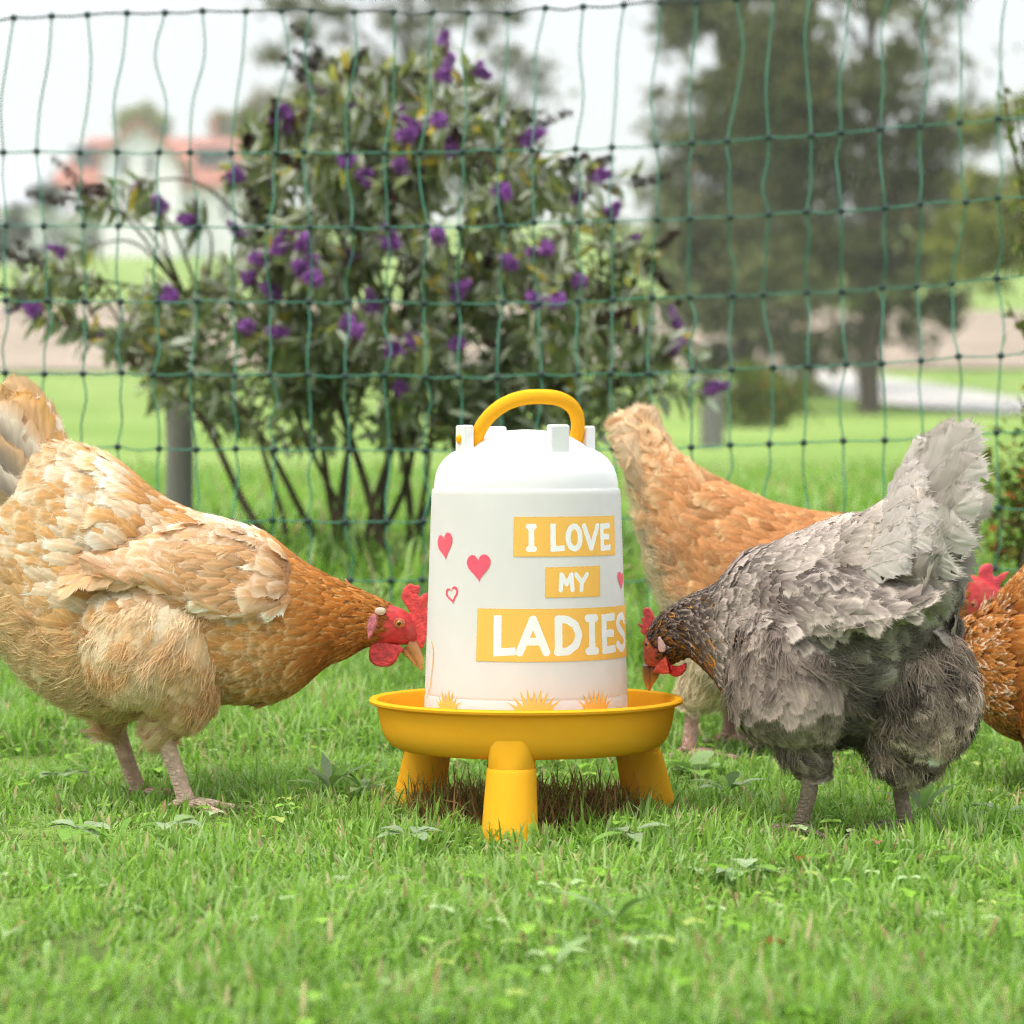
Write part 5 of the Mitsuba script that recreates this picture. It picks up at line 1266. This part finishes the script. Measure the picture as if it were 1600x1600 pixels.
# shrub by the net at the right edge
def edge_shrub():
    root = 'edge_shrub'; tag(root, 'leggy small-leaved shrub at the right edge just behind the net', 'shrub')
    r = np.random.default_rng(88); D0 = 4.35; b0 = at(1640, 930, D0); b0[2] = float(height(b0[0], b0[1]))
    P, D = [], []
    ends = [(1562, 110), (1585, 160), (1570, 200), (1600, 250), (1590, 330), (1610, 420), (1572, 470), (1625, 150), (1640, 300), (1600, 520), (1590, 620), (1570, 700), (1600, 720), (1560, 780), (1585, 820), (1550, 860), (1610, 800), (1640, 650), (1575, 750), (1600, 660), (1660, 480), (1545, 720), (1540, 800)]
    for x_, y_ in ends:
        t = at(x_, y_, D0 + r.normal(0, .08)); b1 = b0 + [r.normal(0, .05), r.normal(0, .05), 0]
        pth = catmull([b1, b1 * .5 + t * .5 + [.03, 0, .02], t], 20)
        put(root + '__stem', tube(pth, np.linspace(.005, .0012, 20), 5), 'twig_mat', True)
        m = 26 if y_ < 560 else 60
        q = r.uniform(.45, 1.02, m) * 18.9; i = np.clip(q.astype(int), 0, 18)
        P.append(pth[i] + r.normal(0, .010 if y_ < 560 else .022, (m, 3))); D.append(sph(m, r))
    P, D = np.vstack(P), np.vstack(D); n = len(P)
    m, u = leaves_mesh(P, D, r.uniform(.012, .028, n), r.uniform(.009, .018, n), r)
    put(root + '__foliage', m, 'shrub_mat', True, uv=u); labels[root + '__foliage'] = {'kind': 'stuff'}
edge_shrub()

# ---------------------------------------------------------------- houses
def house():
    d = 160.0; root = 'white_house'; tag(root, 'white house with red tiled roof, gabled front and dark dormers', 'house')
    k = d / FOCAL; X = lambda px: (px - 800) * k; Zv = lambda py: EYE - (py - 730) * k; y0 = d - BACK
    def wall(x0, x1, z0, z1, y, depth, name='wall'):
        return put(root + '__' + name, boxm(X(x0), X(x1), y, y + depth, z0, z1), 'render_mat')
    zb, ze, zr = Zv(425), Zv(288), Zv(202)
    wall(92, 420, zb, ze, y0, 9)
    # main roof, hipped at the left
    def slab_roof(pts, name='roof'):
        v = np.array(pts, float); h = v.copy(); h[:, 2] -= .28
        n = len(v); f = [[0, j, j + 1] for j in range(1, n - 1)] + [[n, n + j + 1, n + j] for j in range(1, n - 1)]
        for j in range(n): a, b = j, (j + 1) % n; f += [[a, n + a, n + b], [a, n + b, b]]
        return put(root + '__' + name, trimesh.Trimesh(np.vstack([v, h]), np.array(f), process=False), 'tile_mat')
    yr = y0 + 4.5
    slab_roof([[X(76), y0 - .5, ze], [X(432), y0 - .5, ze], [X(400), yr, zr], [X(124), yr, zr]])
    slab_roof([[X(76), y0 + 9.5, ze], [X(124), yr, zr], [X(400), yr, zr], [X(432), y0 + 9.5, ze]][::-1])
    slab_roof([[X(76), y0 + 9.5, ze], [X(76), y0 - .5, ze], [X(124), yr, zr]])
    slab_roof([[X(432), y0 - .5, ze], [X(432), y0 + 9.5, ze], [X(400), yr, zr]])
    # gabled front wing
    xa, xb, xc = X(168), X(226), X(283); zg, zt = Zv(246), Zv(200); yf = y0 - 2.2
    prof = Polygon([(xa, zb), (xc, zb), (xc, zg), (xb, zt), (xa, zg)])
    g = trimesh.creation.extrude_polygon(prof, 6.5, engine='earcut'); g.vertices = np.column_stack([g.vertices[:, 0], yf + g.vertices[:, 2], g.vertices[:, 1]]); g.invert()
    put(root + '__gable_wall', g, 'render_mat')
    for s_, x1 in ((-1, X(158)), (1, X(294))):
        slab_roof([[x1, yf - .6, zg - .30], [xb, yf - .6, zt + .22], [xb, yf + 7, zt + .22], [x1, yf + 7, zg - .30]][::s_ * -1] if s_ < 0 else [[xb, yf - .6, zt + .22], [x1, yf - .6, zg - .30], [x1, yf + 7, zg - .30], [xb, yf + 7, zt + .22]], 'gable_roof')
    for x0, x1, ya, yb in ((113, 163, 228, 266), (306, 352, 230, 264)):
        z0, z1 = Zv(yb), Zv(ya); ym = y0 + 1.2
        dk = put(root + '__dormer', boxm(X(x0), X(x1), ym, ym + 3.6, z0, z1 - .2), 'dormer_mat')
        put(dk + '__roof', boxm(X(x0) - .25, X(x1) + .25, ym - .35, ym + 3.8, z1 - .19, z1 + .05), 'dormer_mat')
        put(dk + '__pane', boxm(X(x0) + .2, X(x1) - .2, ym - .05, ym - .003, z0 + .25, z1 - .45), 'pane_mat')
    for x0, x1, ya, yb, yy in ((194, 211, 244, 283, yf), (235, 252, 246, 285, yf), (128, 172, 362, 388, y0), (292, 310, 310, 345, y0), (105, 118, 320, 345, y0), (200, 214, 310, 345, yf), (240, 254, 310, 345, yf), (345, 362, 312, 345, y0)):
        w = put(root + '__window', boxm(X(x0), X(x1), yy - .06, yy - .003, Zv(yb), Zv(ya)), 'frame_mat')
        put(w + '__pane', boxm(X(x0) + .09, X(x1) - .09, yy - .09, yy - .063, Zv(yb) + .09, Zv(ya) - .09), 'pane_mat')
    put(root + '__porch_roof', boxm(X(92), X(178), y0 - 2.0, y0 - .01, Zv(345), Zv(338)), 'frame_mat')
    put(root + '__chimney', boxm(X(318), X(326), yr - .3, yr + .4, zr - .6, zr + 1.2), 'tile_mat')
    root = 'grey_roofed_house'; tag(root, 'pale house with a grey-blue roof at the left edge behind the dark tree', 'house'); d2 = 150.0
    k = d2 / FOCAL; y1 = d2 - BACK
    put(root + '__wall', boxm(X2(-90, k), X2(62, k), y1, y1 + 7, EYE + (730 - 420) * k, EYE + (730 - 325) * k), 'render_mat')
    za, zt2 = EYE + (730 - 325) * k, EYE + (730 - 240) * k
    v = np.array([[X2(-96, k), y1 - .5, za], [X2(72, k), y1 - .5, za], [X2(56, k), y1 + 3.5, zt2], [X2(-96, k), y1 + 3.5, zt2], [X2(72, k), y1 + 7.5, za], [X2(-96, k), y1 + 7.5, za]])
    put(root + '__roof', trimesh.Trimesh(v, [[0, 1, 2], [0, 2, 3], [2, 4, 5], [2, 5, 3], [1, 4, 2], [0, 5, 4], [0, 4, 1], [0, 3, 5]], process=False), 'slate_mat')
    for x0 in (-60, -20, 20, 42):
        w = put(root + '__window', boxm(X2(x0, k), X2(x0 + 13, k), y1 - .06, y1 - .003, EYE + (730 - 380) * k, EYE + (730 - 345) * k), 'frame_mat')
        put(w + '__pane', boxm(X2(x0 + 2, k), X2(x0 + 11, k), y1 - .09, y1 - .063, EYE + (730 - 377) * k, EYE + (730 - 348) * k), 'pane_mat')
def X2(px, k): return (px - 800) * k
house()

# ---------------------------------------------------------------- air
scene['haze_air'] = {'type': 'homogeneous', 'albedo': {'type': 'rgb', 'value': [.95, .95, .95]}, 'sigma_t': HAZE}
scene['haze'] = {'type': 'cube', 'to_world': T().translate([0, 195, 24]).scale([422, 397, 27.5]), 'bsdf': {'type': 'null'}, 'interior': {'type': 'ref', 'id': 'haze_air'}}
scene['camera']['medium'] = {'type': 'ref', 'id': 'haze_air'}
tag('haze', 'thin pale haze over the far meadow, trees and houses', kind='stuff')
